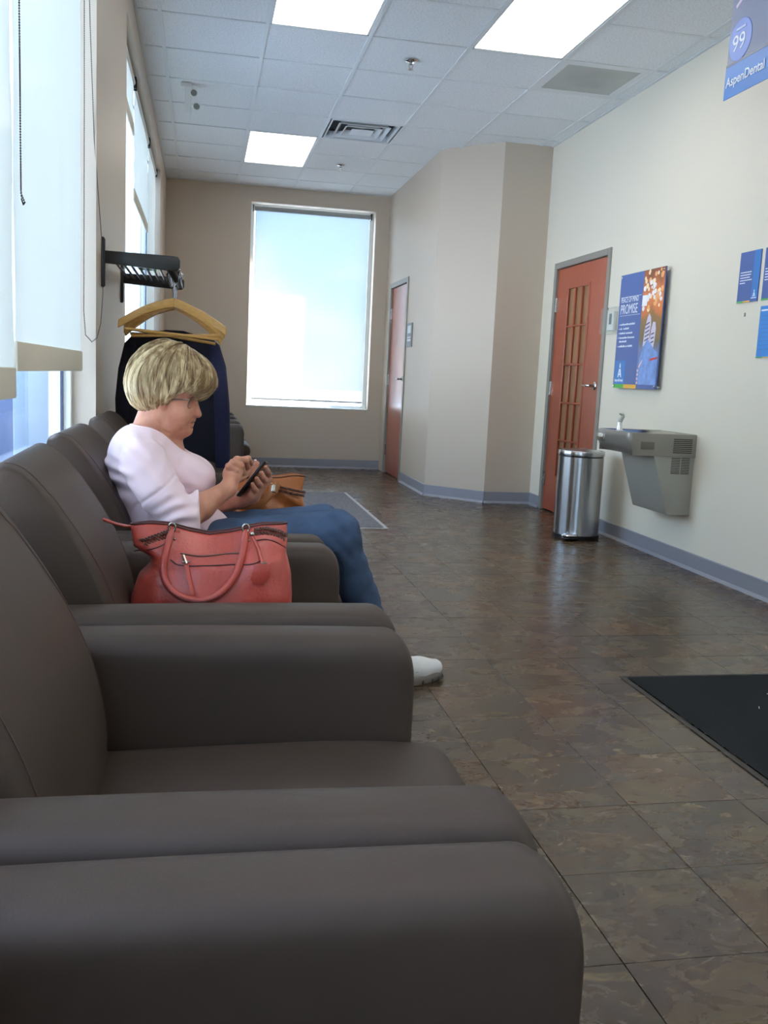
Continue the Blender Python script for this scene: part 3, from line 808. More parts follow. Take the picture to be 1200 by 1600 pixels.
def chair_copy(yc, label, dx=0.0, rot=0.0):
    c = copy_tree(ch0); c.location = (dx, yc, 0); c.rotation_euler = (0, 0, math.radians(rot)); c['label'] = label
    return c
chair_copy(1.236, 'empty armchair with a bare seat, second from the bottom edge', 0.013, -1.1)
chair_copy(2.055, 'armchair holding the red leather tote bag', 0.016, 1.6)
chair_copy(2.862, 'armchair in which the woman in pink sits')
chair_copy(3.80, 'armchair just beyond the seated woman, beside the coat rack wall')
chair_copy(8.32, 'first of three armchairs in the far row, behind the hanging coat')
chair_copy(9.11, 'middle of three armchairs in the far row under the left window')
chair_copy(9.90, 'last armchair of the far row, against the end wall')

# ------------------------------------------------------------------ floor mats
def mat_rug(name, x0, x1, y0, y1, mfield, medge, label, bw, h):
    r = root(name, ((x0 + x1) / 2, (y0 + y1) / 2, 0), label, 'floor mat')
    o = MB()
    for a, b, c, d in ((x0, x1, y0, y0 + bw), (x0, x1, y1 - bw, y1), (x0, x0 + bw, y0 + bw, y1 - bw), (x1 - bw, x1, y0 + bw, y1 - bw)): o.box(a, b, c, d, 0.0008, h * 0.55)
    o.build('edging', medge, r, bevel=0.001, seg=1, smooth=False)
    nx, ny = int((x1 - x0) / 0.02), int((y1 - y0) / 0.02)
    v = []; f = []
    for i in range(nx + 1):
        for j in range(ny + 1):
            x = x0 + bw + (x1 - x0 - 2 * bw) * i / nx; y = y0 + bw + (y1 - y0 - 2 * bw) * j / ny
            v.append((x, y, h + 0.0012 * noise.noise(Vector((x * 60, y * 60, 0)))))
    for i in range(nx):
        for j in range(ny):
            a = i * (ny + 1) + j; f.append((a, a + ny + 1, a + ny + 2, a + 1))
    MB().add(v, f).build('carpet', mfield, r, smooth=True)
    return r
black_rug = mat('black_mat_pile', (30, 32, 34), 0.95, spec=0.15, bump=0.9, bscale=500, vary=0.35, vscale=260)
grey_rug = mat('grey_mat_pile', (112, 110, 112), 0.95, spec=0.1, bump=0.9, bscale=400, vary=0.4, vscale=90)
rg = mat_rug('door_mat', 1.522, 2.72, 1.15, 3.035, black_rug, mat('mat_rubber', (44, 38, 34), 0.55), 'black doormat with rubber edge on the floor, lower right', 0.022, 0.007)
o = MB()
for x, y, a in ((2.02, 2.42, 0.3), (1.85, 2.66, 1.2), (1.98, 2.78, 2.0), (2.02, 2.43, 1.0)):
    o.tube([(x, y, 0.0105), (x + 0.014 * math.cos(a), y + 0.01 * math.sin(a), 0.013), (x + 0.026 * math.cos(a), y + 0.018 * math.sin(a), 0.0105)], 0.0012, 5)
o.build('lint', white_pl, rg, kind='stuff')
mat_rug('runner_mat', 0.44, 1.305, 6.27, 8.25, grey_rug, mat('mat_edge_pale', (168, 164, 160), 0.5), 'grey speckled runner mat with pale edging, on the floor near the far window', 0.03, 0.006)

# ------------------------------------------------------------------ step trash can
brushed = mat('brushed_steel_can', (180, 180, 182), 0.24, metal=1.0)
_p = brushed.node_tree.nodes['Principled BSDF']; _p.inputs['Anisotropic'].default_value = 0.92; _p.inputs['Anisotropic Rotation'].default_value = 0.25
_tg = brushed.node_tree.nodes.new('ShaderNodeTangent'); _tg.direction_type = 'RADIAL'; _tg.axis = 'Z'
brushed.node_tree.links.new(_tg.outputs[0], _p.inputs['Tangent'])
tcx, tcy = 2.605, 6.045
r = root('step_trash_can', (tcx, tcy, 0), 'round stainless steel pedal trash can beside the glazed door', 'trash can')
MB().lathe([(0.160, 0.0), (0.162, 0.004), (0.162, 0.030), (0.158, 0.032)], (tcx, tcy, 0), 48).build('base_ring', black_pl, r, smooth=True)
MB().lathe([(0.157, 0.030), (0.157, 0.572), (0.153, 0.575)], (tcx, tcy, 0), 64).build('body', brushed, r, smooth=True)
MB().lathe([(0.152, 0.574), (0.152, 0.584), (0.150, 0.584)], (tcx, tcy, 0), 48).build('gap_ring', black_pl, r, smooth=True)
MB().lathe([(0.160, 0.582), (0.161, 0.585), (0.161, 0.612), (0.158, 0.616), (0.145, 0.616), (0.143, 0.612), (0.10, 0.622), (0.05, 0.628), (0.005, 0.629)], (tcx, tcy, 0), 64).build('lid', brushed, r, smooth=True)
pd = MB()
px_, py_ = tcx - 0.105, tcy - 0.150
pd.ell((px_, py_, 0.038), (0.062, 0.045, 0.013), 24, 8)
pd.build('pedal', chrome, r, smooth=True)
MB().ell((px_, py_, 0.020), (0.060, 0.043, 0.014), 24, 8).box(px_ - 0.02, px_ + 0.04, py_, py_ + 0.06, 0.004, 0.022).build('pedal_arm', black_pl, r, smooth=True)

# ------------------------------------------------------------------ drinking fountain
fy0, fy1 = 5.012, 5.475
unit_m = mat('fountain_grey_paint', (152, 149, 140), 0.32, spec=0.6)
r = root('drinking_fountain', (XR, (fy0 + fy1) / 2, 0.32), 'grey wall-mounted drinking fountain right of the trash can', 'drinking fountain')
# lower cabinet: wedge profile in x,z
MB().prism([(XR, 0.318), (XR - 0.150, 0.318), (XR - 0.262, 0.668), (XR, 0.668)], 'y', fy0 + 0.008, fy1 - 0.008).build('cabinet', unit_m, r, bevel=0.004)
# upper shell: plan outline with bowed front
xf = XR - 0.405
def plan(inset=0.0, fwd=0.0):
    pts = [(XR, fy0 + inset)]
    for k in range(0, 19):
        a = math.pi * k / 18
        yy = (fy0 + fy1) / 2 - math.cos(a) * ((fy1 - fy0) / 2 - inset)
        xx = xf - (0.035 + fwd - inset) * (math.sin(a) ** 0.45)
        pts.append((xx, yy))
    pts.append((XR, fy1 - inset))
    return pts
o = MB()
rings = []
for ins, z, fw_ in ((0.0, 0.668, -0.085), (0.0, 0.700, -0.03), (0.0, 0.735, 0.0), (0.0, 0.785, 0.004), (0.004, 0.800, 0.004), (0.018, 0.802, 0.004)):
    rings.append([(x, y, z) for x, y in plan(ins, fw_)])
n = len(rings[0]); v = [p for rg_ in rings for p in rg_]
f = [(i * n + q, i * n + (q + 1) % n, (i + 1) * n + (q + 1) % n, (i + 1) * n + q) for i in range(len(rings) - 1) for q in range(n)]
f.append(tuple(range(n - 1, -1, -1)))
o.add(v, f); o.build('shell', mat('fountain_shell', (138, 133, 125), 0.30, metal=0.3), r, smooth=True, angle=50)
# basin: dished stainless top
o = MB(); rings = []
cxb, cyb = XR - 0.235, (fy0 + fy1) / 2
rim = plan(0.017, 0.004)
for k, (s_, z) in enumerate(((1.0, 0.802), (0.97, 0.803), (0.93, 0.797), (0.80, 0.778), (0.55, 0.766), (0.25, 0.761), (0.02, 0.760))):
    rings.append([(cxb + (x - cxb) * s_, cyb + (y - cyb) * s_, z) for x, y in rim])
n = len(rim); v = [p for rg_ in rings for p in rg_]
f = [(i * n + q, (i + 1) * n + q, (i + 1) * n + (q + 1) % n, i * n + (q + 1) % n) for i in range(len(rings) - 1) for q in range(n)]
f.append(tuple((len(rings) - 1) * n + q for q in range(n)))
MB().add(v, f).build('basin', mat('basin_steel', (200, 196, 186), 0.18, metal=1.0), r, smooth=True, angle=60)
MB().lathe([(0.026, 0.0), (0.024, 0.004), (0.005, 0.002)], (cxb, cyb, 0.760), 20).build('drain', chrome, r, smooth=True)
# bubbler
bx, by = XR - 0.36, fy1 - 0.17
MB().lathe([(0.026, -0.012), (0.026, 0.003), (0.018, 0.010), (0.015, 0.045), (0.012, 0.055)], (bx, by, 0.795), 20).build('bubbler_base', chrome, r, smooth=True)
MB().tube([(bx, by, 0.845), (bx + 0.004, by, 0.865), (bx + 0.016, by, 0.885), (bx + 0.014, by, 0.897), (bx - 0.008, by, 0.900)], [0.013, 0.014, 0.013, 0.010, 0.006], 12).build('bubbler_guard', mat('bubbler_guard_grey', (176, 178, 170), 0.35), r, smooth=True)
# push bars: front left and side
o = MB(); 
for k in range(7):
    a = math.pi * (0.62 + 0.05 * k); yy = (fy0 + fy1) / 2 - math.cos(a) * ((fy1 - fy0) / 2); xx = xf - 0.036 * (math.sin(a) ** 0.45)
    o.v.append((xx - 0.004, yy, 0.775)); o.v.append((xx - 0.004, yy, 0.725)); o.v.append((xx + 0.01, yy, 0.775)); o.v.append((xx + 0.01, yy, 0.725))
for k in range(6):
    a = k * 4; b = a + 4
    o.f += [(a, a + 1, b + 1, b), (a + 2, b + 2, b + 3, a + 3), (a, b, b + 2, a + 2), (a + 1, a + 3, b + 3, b + 1)]
o.f += [(0, 2, 3, 1), (24, 25, 27, 26)]
o.build('push_bar', steel, r, bevel=0.002, seg=2)
MB().box(XR - 0.355, XR - 0.270, fy0 - 0.004, fy0 + 0.01, 0.706, 0.752).build('push_bar', mat('side_push_bar', (120, 114, 106), 0.35, metal=0.5), r, bevel=0.003)
# louvres: dark slots recessed in a vent panel
for k in range(8):
    z = 0.690 + k * 0.0112
    MB().box(XR - 0.148, XR - 0.028, fy0 - 0.0012, fy0 + 0.004, z, z + 0.0050).build('vent_slot', dark, r)
for k in range(10):
    z = 0.566 + k * 0.0100
    for a, b in ((0.148, 0.092), (0.084, 0.030)):
        MB().box(XR - a, XR - b, fy0 + 0.0065, fy0 + 0.012, z, z + 0.0042).build('vent_slot', dark, r)

# ------------------------------------------------------------------ prints, thermostat, signs on the right wall
def Mwall(x, y, z, rotz=-90):
    """text plane facing -x: text runs towards -y, up is z"""
    return Matrix(((0, 0, -1, x), (-1, 0, 0, y), (0, 1, 0, z), (0, 0, 0, 1)))
def flatbox(o, x, ya, yb, za, zb, t=0.0006): return o.box(x - t, x, ya, yb, za, zb)
def poly_plate(pts, x, t=0.0005):
    return MB().prism(pts, 'x', x - t, x)

# large standoff poster
py0, py1, pz0, pz1 = 5.505, 6.140, 1.058, 1.828
xp = XR - 0.040
r = root('wall_poster', (XR, (py0 + py1) / 2, pz0), 'large blue promise poster with a photo strip, on standoffs above the fountain', 'poster')
MB().box(xp, xp + 0.008, py0, py1, pz0, pz1).build('panel', blue_dark, r)
W_, H_ = py1 - py0, pz1 - pz0
def U(u): return py1 - u * W_
def V(v): return pz0 + v * H_
def photo_mat():
    mt, t, p = new_mat('printed_photo_backdrop'); nd, lk = t.nodes.new, t.links.new
    g = nd('ShaderNodeNewGeometry'); s_ = nd('ShaderNodeSeparateXYZ'); lk(g.outputs['Position'], s_.inputs[0])
    mr = nd('ShaderNodeMapRange'); mr.inputs['From Min'].default_value = pz0; mr.inputs['From Max'].default_value = pz1; lk(s_.outputs['Z'], mr.inputs['Value'])
    n = nd('ShaderNodeTexNoise'); n.inputs['Scale'].default_value = 9; lk(g.outputs['Position'], n.inputs[0])
    ad = nd('ShaderNodeMath'); ad.operation = 'MULTIPLY_ADD'; ad.inputs[1].default_value = 0.35; lk(n.outputs['Fac'], ad.inputs[0]); 
    sb = nd('ShaderNodeMath'); sb.operation = 'SUBTRACT'; sb.inputs[1].default_value = 0.17; lk(mr.outputs[0], sb.inputs[0]); lk(sb.outputs[0], ad.inputs[2])
    r_ = nd('ShaderNodeValToRGB'); el = r_.color_ramp.elements
    el[0].position = 0.0; el[0].color = lin((70, 96, 160)); el[1].position = 1.0; el[1].color = lin((120, 62, 38))
    for ps, c in ((0.28, (110, 120, 160)), (0.40, (104, 92, 62)), (0.58, (132, 98, 52)), (0.66, (188, 104, 48)), (0.78, (206, 120, 66))):
        q = el.new(ps); q.color = lin(c)
    lk(ad.outputs[0], r_.inputs[0]); lk(r_.outputs[0], p.inputs['Base Color']); p.inputs['Roughness'].default_value = 0.3
    return mt
ph = flatbox(MB(), xp, U(1.0), U(0.545), V(0.035), V(1.0)).build('photo', photo_mat(), r)
bok = [mat('bokeh_cream', (250, 226, 186), 0.3), mat('bokeh_orange', (232, 168, 110), 0.3), mat('bokeh_white', (246, 246, 250), 0.3)]
rnd = random.Random(3)
for bi in range(3):
    o = MB()
    for _ in range(16):
        u = rnd.uniform(0.58, 0.97); vv = rnd.uniform(0.66, 0.985); rad = rnd.uniform(0.010, 0.02)
        o.prism([(U(u) + rad * math.cos(k * math.pi / 4), V(vv) + rad * math.sin(k * math.pi / 4)) for k in range(8)], 'x', xp - 0.0009 - bi * 0.0007 - _ * 0.00004, xp - 0.0006)
    o.build('bokeh_spots', bok[bi], r, kind='stuff')
MB().prism([(U(.555), V(.70)), (U(.66), V(.70)), (U(.66), V(.79)), (U(.555), V(.79))], 'x', xp - 0.0032, xp - 0.0006).build('bright_patch', bok[2], r)
shoe_print = mat('print_sneaker', (206, 196, 216), 0.3)
poly_plate([(U(a), V(b)) for a, b in ((.64, .36), (.66, .50), (.70, .60), (.735, .635), (.775, .60), (.79, .54), (.77, .46), (.80, .36))], xp - 0.0011).build('sneaker', shoe_print, r)
poly_plate([(U(a), V(b)) for a, b in ((.78, .34), (.80, .50), (.83, .56), (.88, .555), (.90, .50), (.89, .40), (.87, .33))], xp - 0.0013).build('sneaker', shoe_print, r)
o = MB()
for k in range(5):
    b = .40 + k * .033
    o.prism([(U(.67), V(b)), (U(.76), V(b + .02)), (U(.76), V(b + .032)), (U(.67), V(b + .012))], 'x', xp - 0.0024, xp - 0.0015)
for k in range(3):
    b = .38 + k * .035
    o.prism([(U(.81), V(b)), (U(.87), V(b + .01)), (U(.87), V(b + .022)), (U(.81), V(b + .012))], 'x', xp - 0.0026, xp - 0.0017)
o.build('laces', mat('print_laces', (72, 60, 96), 0.3), r)
poly_plate([(U(a), V(b)) for a, b in ((.56, .10), (.60, .26), (.66, .36), (.74, .42), (.80, .385), (.90, .33), (.985, .30), (.985, .035), (.60, .035))], xp - 0.0018).build('jeans', mat('print_jeans', (112, 146, 206), 0.3, vary=0.25, vscale=22), r)
poly_plate([(U(.83), V(.235)), (U(.985), V(.25)), (U(.985), V(.268)), (U(.83), V(.255))], xp - 0.0026).build('red_cuff', red_print, r)
o = MB()
for k in range(4): o.prism([(U(.575) + 0.013 * math.cos(q * math.pi / 4), V(.05 + k * .035) + 0.010 * math.sin(q * math.pi / 4)) for q in range(8)], 'x', xp - 0.0026, xp - 0.0019)
o.prism([(U(.58), V(.19)), (U(.66), V(.25)), (U(.66), V(.23)), (U(.60), V(.17))], 'x', xp - 0.0026, xp - 0.0019)
o.build('light_spots', mat('print_pinkish', (222, 190, 196), 0.3), r)
flatbox(MB(), xp, U(0.27), U(0.02), V(0.035), V(0.245)).build('logo_square', blue_mid, r)
flatbox(MB(), xp, U(0.26), U(0.0), V(0.0), V(0.034), 0.0008).build('green_band', green_print, r)
flatbox(MB(), xp, U(0.56), U(0.26), V(0.0), V(0.034), 0.0008).build('yellow_band', yellow_print, r)
text_obj('lettering', 'PEACE OF MIND', 0.052, Mwall(xp - 0.0012, U(0.045), V(0.755)), white_print, r, xs=0.70)
text_obj('lettering', 'PROMISE', 0.092, Mwall(xp - 0.0012, U(0.045), V(0.655)), white_print, r, xs=0.72)
for a in (0.80, 0.638): flatbox(MB(), xp, U(0.52), U(0.04), V(a), V(a + 0.003), 0.0009).build('rule', white_print, r)
for k, (b, segs) in enumerate(((.555, (.07, .24, .26, .42)), (.517, (.07, .13, .15, .28)), (.478, (.07, .20, .22, .37)), (.438, (.07, .25, .27, .43)), (.405, (.07, .24)), (.362, (.07, .22, .235, .27, .285, .38)))):
    o = MB()
    if k != 4: flatbox(o, xp, U(.052), U(.035), V(b + .004), V(b + .010), 0.0009)
    for q in range(0, len(segs), 2):
        a = segs[q]
        while a < segs[q + 1] - 0.004:
            wd = rnd.uniform(.010, .017); flatbox(o, xp, U(a + wd), U(a), V(b), V(b + rnd.choice((.012, .012, .017))), 0.0009); a += wd + 0.005
    o.build('bullet_text', white_print, r)
def logoA(x, yc, zb, s, parent, mt=white_print):
    o = MB()
    P = lambda a, b: (yc - a * s, zb + b * s)
    o.prism([P(-.5, 0), P(-.28, 0), P(-.20, .25), P(.20, .25), P(.28, 0), P(.5, 0), P(.20, 1.0), P(-.20, 1.0)], 'x', x - 0.0018, x - 0.0006)
    o.prism([P(-.17, 1.12), P(.17, 1.12), P(.12, 1.55), P(0, 1.7), P(-.12, 1.55)], 'x', x - 0.0018, x - 0.0006)
    o.build('logo_letter', mt, parent)
    MB().prism([P(-.09, .40), P(.09, .40), P(.03, .68), P(-.03, .68)], 'x', x - 0.0024, x - 0.0019).build('logo_counter', blue_mid, parent)
logoA(xp - 0.0006, U(0.15), V(0.095), 0.058, r)
text_obj('lettering', 'AspenDental', 0.026, Mwall(xp - 0.0012, U(0.035), V(0.058)), white_print, r, xs=0.95, bold=0.0008)
for u, vv in ((0.03, 0.02), (0.97, 0.02), (0.03, 0.975), (0.97, 0.975)):
    MB().lathe([(0.009, 0.0), (0.009, -0.004), (0.007, -0.006)], (xp - 0.001, U(u), V(vv)), 14, axis='x').lathe([(0.007, 0.0), (0.007, 0.033)], (xp + 0.0075, U(u), V(vv)), 12, axis='x').build('standoff', chrome, r, smooth=True)

# thermostat with clear guard
r = root('thermostat', (XR, 6.34, 1.43), 'white thermostat inside a clear plastic guard, between door and poster', 'thermostat')
MB().box(XR - 0.028, XR, 6.245, 6.345, 1.462, 1.595).build('body', white_pl, r, bevel=0.005)
MB().box(XR - 0.0295, XR - 0.0275, 6.275, 6.315, 1.505, 1.58).build('display', mat('lcd_grey', (96, 104, 98), 0.2), r)
def clear_mat(gloss=0.05):
    mt, t, p = new_mat('clear_acrylic'); t.nodes.remove(p); out = t.nodes['Material Output']
    tp = t.nodes.new('ShaderNodeBsdfTransparent'); tp.inputs[0].default_value = (0.985, 0.992, 0.988, 1)
    gl = t.nodes.new('ShaderNodeBsdfGlossy'); gl.inputs['Roughness'].default_value = 0.05
    mx = t.nodes.new('ShaderNodeMixShader'); mx.inputs[0].default_value = gloss
    t.links.new(tp.outputs[0], mx.inputs[1]); t.links.new(gl.outputs[0], mx.inputs[2]); t.links.new(mx.outputs[0], out.inputs[0]); return mt
clear = clear_mat()
o = MB(); g0, g1, h0, h1 = 6.160, 6.400, 1.437, 1.622
o.box(XR - 0.060, XR - 0.057, g0, g1, h0, h1).box(XR - 0.060, XR, g0, g0 + 0.003, h0, h1).box(XR - 0.060, XR, g1 - 0.003, g1, h0, h1).box(XR - 0.060, XR, g0, g1, h0, h0 + 0.003).box(XR - 0.060, XR, g0, g1, h1 - 0.003, h1)
o.build('guard', clear, r)
MB().box(XR - 0.068, XR - 0.058, 6.27, 6.29, h1 - 0.02, h1 - 0.005).build('lock', steel, r)

# smaller prints
def small_print(ya, yb, za, zb, label, kind_):
    x = XR - 0.006
    r = root('wall_print', (XR, (ya + yb) / 2, za), label, 'poster', 'small blue prints at the right edge')
    MB().box(x, XR, ya, yb, za, zb).build('panel', blue_dark if kind_ == 'a' else blue_lite, r, bevel=0.0008, seg=1, smooth=False)
    W = yb - ya; H = zb - za
    if kind_ == 'a':
        flatbox(MB(), x, ya, ya + W * 0.30, za + H * 0.05, zb).build('light_band', blue_mid, r)
        for k in range(5):
            o = MB(); a = 0.08; end = (.62, .60, .56, .66, .34)[k]
            while a < end:
                wd = rnd.uniform(.03, .08); flatbox(o, x, yb - W * min(end, a + wd), yb - W * a, za + H * (.585 - k * .052), za + H * (.605 - k * .052), 0.0008); a += wd + 0.015
            o.build('text_line', white_print, r)
        logoA(x, ya + W * .16, za + H * .095, 0.022, r)
        flatbox(MB(), x, ya + W * .04, ya + W * .30, za + H * .065, za + H * .08, 0.0012).build('logo_name', white_print, r)
        flatbox(MB(), x, yb - W * 0.32, yb, za, za + H * .03, 0.0009).build('green_band', green_print, r)
        flatbox(MB(), x, yb - W * 0.65, yb - W * .32, za, za + H * .03, 0.0009).build('yellow_band', yellow_print, r)
    else:
        flatbox(MB(), x, ya + W * .1, yb - W * .06, za + H * .90, za + H * .93, 0.0009).build('heading', white_print, r)
        for k in range(9): flatbox(MB(), x, ya + W * .08, yb - W * .08, za + H * (.80 - k * .08), za + H * (.806 - k * .08), 0.0009).build('rule', blue_dark, r)
        flatbox(MB(), x, yb - W * 0.32, yb, za, za + H * .02, 0.0009).build('green_band', green_print, r)
        flatbox(MB(), x, yb - W * 0.65, yb - W * .32, za, za + H * .02, 0.0009).build('yellow_band', yellow_print, r)
small_print(4.535, 4.727, 1.545, 1.815, 'upper left of the small blue wall prints, with white text lines', 'a')
small_print(4.305, 4.497, 1.545, 1.815, 'small blue wall print cut by the right edge, upper row', 'a')
small_print(4.300, 4.492, 1.246, 1.515, 'lower small light blue wall print with dark rules', 'b')
MB().box(XR - 0.004, XR, 4.636, 4.646, 1.470, 1.490).build('wall_anchor', mat('anchor_grey', (150, 150, 148), 0.5), label='tiny grey anchor on the wall below the blue print', cat='fastener')

# hanging promotional sign
sx = 2.45
r = root('hanging_sign', (sx, 3.9, 3.05), 'translucent hanging sign with a 99 roundel and blue band, top right corner', 'sign')
film = blind_mat('sign_film', (196, 200, 222), 0.35, 0.38)
MB().box(sx, sx + 0.003, 3.50, 4.312, 2.598, 3.049).build('film_panel', film, r)
sign_blue = mat('sign_blue', (66, 122, 190), 0.4)
MB().box(sx - 0.001, sx + 0.004, 3.50, 4.318, 2.452, 2.602).build('blue_band', sign_blue, r)
MB().box(sx - 0.002, sx + 0.005, 3.50, 4.316, 2.598, 2.610).build('band_edge', mat('sign_edge', (96, 108, 126), 0.4), r)
MB().lathe([(0.094, 0), (0.094, -0.002), (0.092, -0.0025)], (sx, 4.213, 2.700), 40, axis='x').build('roundel', mat('sign_roundel', (92, 124, 196), 0.4), r)
text_obj('lettering', '99', 0.105, Mwall(sx - 0.004, 4.276, 2.655), white_print, r, xs=1.05)
MB().box(sx - 0.0045, sx - 0.002, 4.17, 4.25, 2.745, 2.756).build('small_caption', mat('caption_pale', (170, 184, 222), .4), r)
text_obj('lettering', 'AspenDental', 0.062, Mwall(sx - 0.0035, 4.302, 2.505), white_print, r, xs=0.98, bold=0.001)
text_obj('lettering', '|', 0.05, Mwall(sx - 0.0035, 3.93, 2.515), white_print, r)
o = MB()
for k in range(3): o.tube([(sx - 0.003, 4.27 - k * .12, 2.86 + k * .03), (sx - 0.003, 4.12 - k * .12, 2.94 + k * .03)], 0.010, 6, flat=(0.2, 1))
o.build('printed_smear', mat('print_pale_pink', (222, 206, 222), 0.4), r)
for yy in (3.6, 4.25): MB().tube([(sx + 0.0015, yy, 3.05), (sx + 0.0015, yy, 3.03)], 0.003, 6).build('hanger_clip', steel, r)

# restroom sign next to door_1
r = root('restroom_sign', (2.02, 9.12, 1.37), 'small grey sign plate beside the far plain door', 'sign')
MB().box(2.010, 2.020, 9.015, 9.255, 1.368, 1.605).build('plate', mat('sign_grey', (112, 116, 116), 0.45), r, bevel=0.006)
MB().box(2.0085, 2.0105, 9.06, 9.21, 1.505, 1.580).build('pictogram_panel', mat('sign_pale', (205, 208, 214), 0.4), r)
MB().box(2.0085, 2.0105, 9.06, 9.21, 1.425, 1.448).box(2.0085, 2.0105, 9.06, 9.21, 1.458, 1.470).build('text_line', MATS['sign_pale'], r)

# ------------------------------------------------------------------ coat rack, hangers, coat
r = root('coat_rack', (XL, 4.5, 1.36), 'black metal wall coat rack shelf between the left windows', 'coat rack')
ya, yb, xo = 4.04, 4.955, -0.105
for yy in (ya, yb):
    a = MB().prism([(XL, 1.365), (XL + 0.012, 1.365), (XL + 0.016, 1.372), (XL + 0.016, 1.556), (XL + 0.010, 1.566), (XL, 1.566)], 'y', yy, yy + 0.022).build('wall_plate', black_metal, r, bevel=0.003)
    pts = [(XL + 0.012, 1.462), (xo - 0.02, 1.447), (xo - 0.004, 1.450), (xo + 0.004, 1.462), (xo + 0.004, 1.492), (xo - 0.004, 1.505), (xo - 0.02, 1.508), (XL + 0.012, 1.512)]
    MB().prism(pts, 'y', yy, yy + 0.026).build('side_arm', black_metal, r, bevel=0.004)
for k in range(9):
    x = XL + 0.04 + k * 0.030
    MB().tube([(x, ya + 0.013, 1.487), (x, yb + 0.013, 1.487)], 0.0055, 8).build('shelf_rod', black_metal, r, smooth=True)
MB().box(xo - 0.028, xo - 0.004, ya + 0.02, yb, 1.452, 1.470).build('hanging_rail', black_metal, r, bevel=0.003)
MB().tube([(xo - 0.04, ya + 0.015, 1.46), (xo - 0.016, ya + 0.05, 1.425), (xo - 0.012, ya + 0.06, 1.41)], [0.016, 0.016, 0.010], 10).build('rail_clip', black_pl, r, smooth=True)
MB().box(-0.30, -0.22, 4.34, 4.56, 1.493, 1.503).build('folded_card', green_print, label='green folded card lying on the coat rack shelf', cat='card')

wood_h = mat('hanger_wood', (186, 140, 72), 0.35, vary=0.15, vscale=30, stretch=(1, 8, 8), coat=0.2)
hook_m = mat('hook_grey_steel', (150, 152, 160), 0.2, metal=1.0)
def hanger(y, yaw, dz, label, grp):
    cx = -0.127
    r = root('clothes_hanger', (cx, y, 1.30 + dz), label, 'hanger', grp)
    M = Matrix.Translation((cx, y, 1.30 + dz)) @ Matrix.Rotation(yaw[0], 4, 'Z') @ Matrix.Rotation(yaw[1], 4, 'Y')
    for s in (-1, 1):
        v = []; n = 10
        for i in range(n + 1):
            t = i / n
            x = s * (0.0 + 0.222 * t)
            zc = 0.028 - 0.020 * t - 0.095 * (t ** 1.15) + 0.012 * math.sin(math.pi * t)
            h = 0.024 - 0.002 * t; th = 0.007 + 0.004 * t
            yo = 0.018 * t * t
            v += [(x, -th + yo, zc - h), (x, th + yo, zc - h), (x, th + yo, zc + h * .6), (x, -th + yo, zc + h * .6)]
        f = [(4 * i + q, 4 * i + (q + 1) % 4, 4 * i + 4 + (q + 1) % 4, 4 * i + 4 + q) for i in range(n) for q in range(4)] + [(0, 3, 2, 1), (4 * n, 4 * n + 1, 4 * n + 2, 4 * n + 3)]
        MB().add(v, f).xf(M).build('shoulder_arm', wood_h, r, bevel=0.003, seg=2)
    MB().tube([(-0.195, 0.014, -0.108), (0.195, 0.014, -0.108)], 0.0065, 8).xf(M).build('trouser_bar', wood_h, r, smooth=True)
    MB().tube([(0, 0, 0.035), (0, 0, 0.075), (-0.004, 0, 0.090), (0.004, 0, 0.100)], [0.003, 0.003, 0.0035, 0.005], 8).xf(M).build('hook_pin', hook_m, r, smooth=True)
    MB().tube([(-0.008, 0.0, 0.095), (-0.018, 0.0, 0.120), (-0.024, 0.0, 0.150), (-0.006, 0.0, 0.172 - dz * 0.5), (0.014, 0.0, 0.160), (0.012, 0.0, 0.140)], 0.0045, 8).xf(M).build('hook', hook_m, r, smooth=True)
    return r
G = 'wooden hangers bunched on the coat rack rail'
hanger(4.115, (0.08, 0.06), 0.0, 'front wooden clothes hanger of the bunch, tilted slightly', G)
hanger(4.165, (-0.22, -0.05), -0.004, 'second wooden hanger, its left tip poking out behind the front one', G)
hanger(4.225, (0.05, 0.12), -0.006, 'third wooden hanger of the bunch', G)
hanger(4.32, (0.0, 0.0), 0.0, 'wooden hanger holding the dark coat', G)

def fabric(name, rgb, **k): return mat(name, rgb, rough=0.9, spec=0.15, bump=0.3, bscale=900, sheen=0.1, **k)
coat_m = fabric('coat_black_navy', (24, 24, 34))
coat_n = fabric('coat_navy_sleeve', (30, 31, 54))
# coat body: horizontal sections with folds, open hem notch
def coat_body():
    v = []; f = []; nz_, na = 26, 64
    for i in range(nz_ + 1):
        t = i / nz_
        zb = 1.215 - t * 0.56
        wl_ = 0.195 + 0.025 * min(1, t * 4) + 0.02 * t; th = 0.030 + 0.055 * min(1, t * 2.2)
        top = (1 - min(1, t * 7))
        for k in range(na):
            a = 2 * math.pi * k / na
            ca, sa = math.cos(a), math.sin(a)
            fold = 1 + 0.07 * math.sin(7 * a + 2.5 * t) * t + 0.04 * math.sin(13 * a - 4 * t) * t
            x = -0.132 + math.copysign(abs(ca) ** 0.75, ca) * wl_ * (1 + 0.02 * math.sin(9 * t))
            y = 4.34 + math.copysign(abs(sa) ** 0.8, sa) * th * fold
            z = zb - (0.020 + 0.030 * top) * abs(ca) ** 1.5 * (1 - t * .6)
            if t > 0.8: z -= (t - 0.8) * 5 * 0.03 * math.sin(x * 14)
            v.append((x, y, z))
    for i in range(nz_):
        for k in range(na):
            k2 = (k + 1) % na; f.append((i * na + k, i * na + k2, (i + 1) * na + k2, (i + 1) * na + k))
    return v, f
r = root('hanging_coat', (-0.13, 4.34, 1.25), 'dark navy coat on a wooden hanger behind the seated woman', 'coat')
v, f = coat_body(); MB().add(v, f).build('coat_body', coat_m, r, smooth=True, angle=80, solid=0.006)
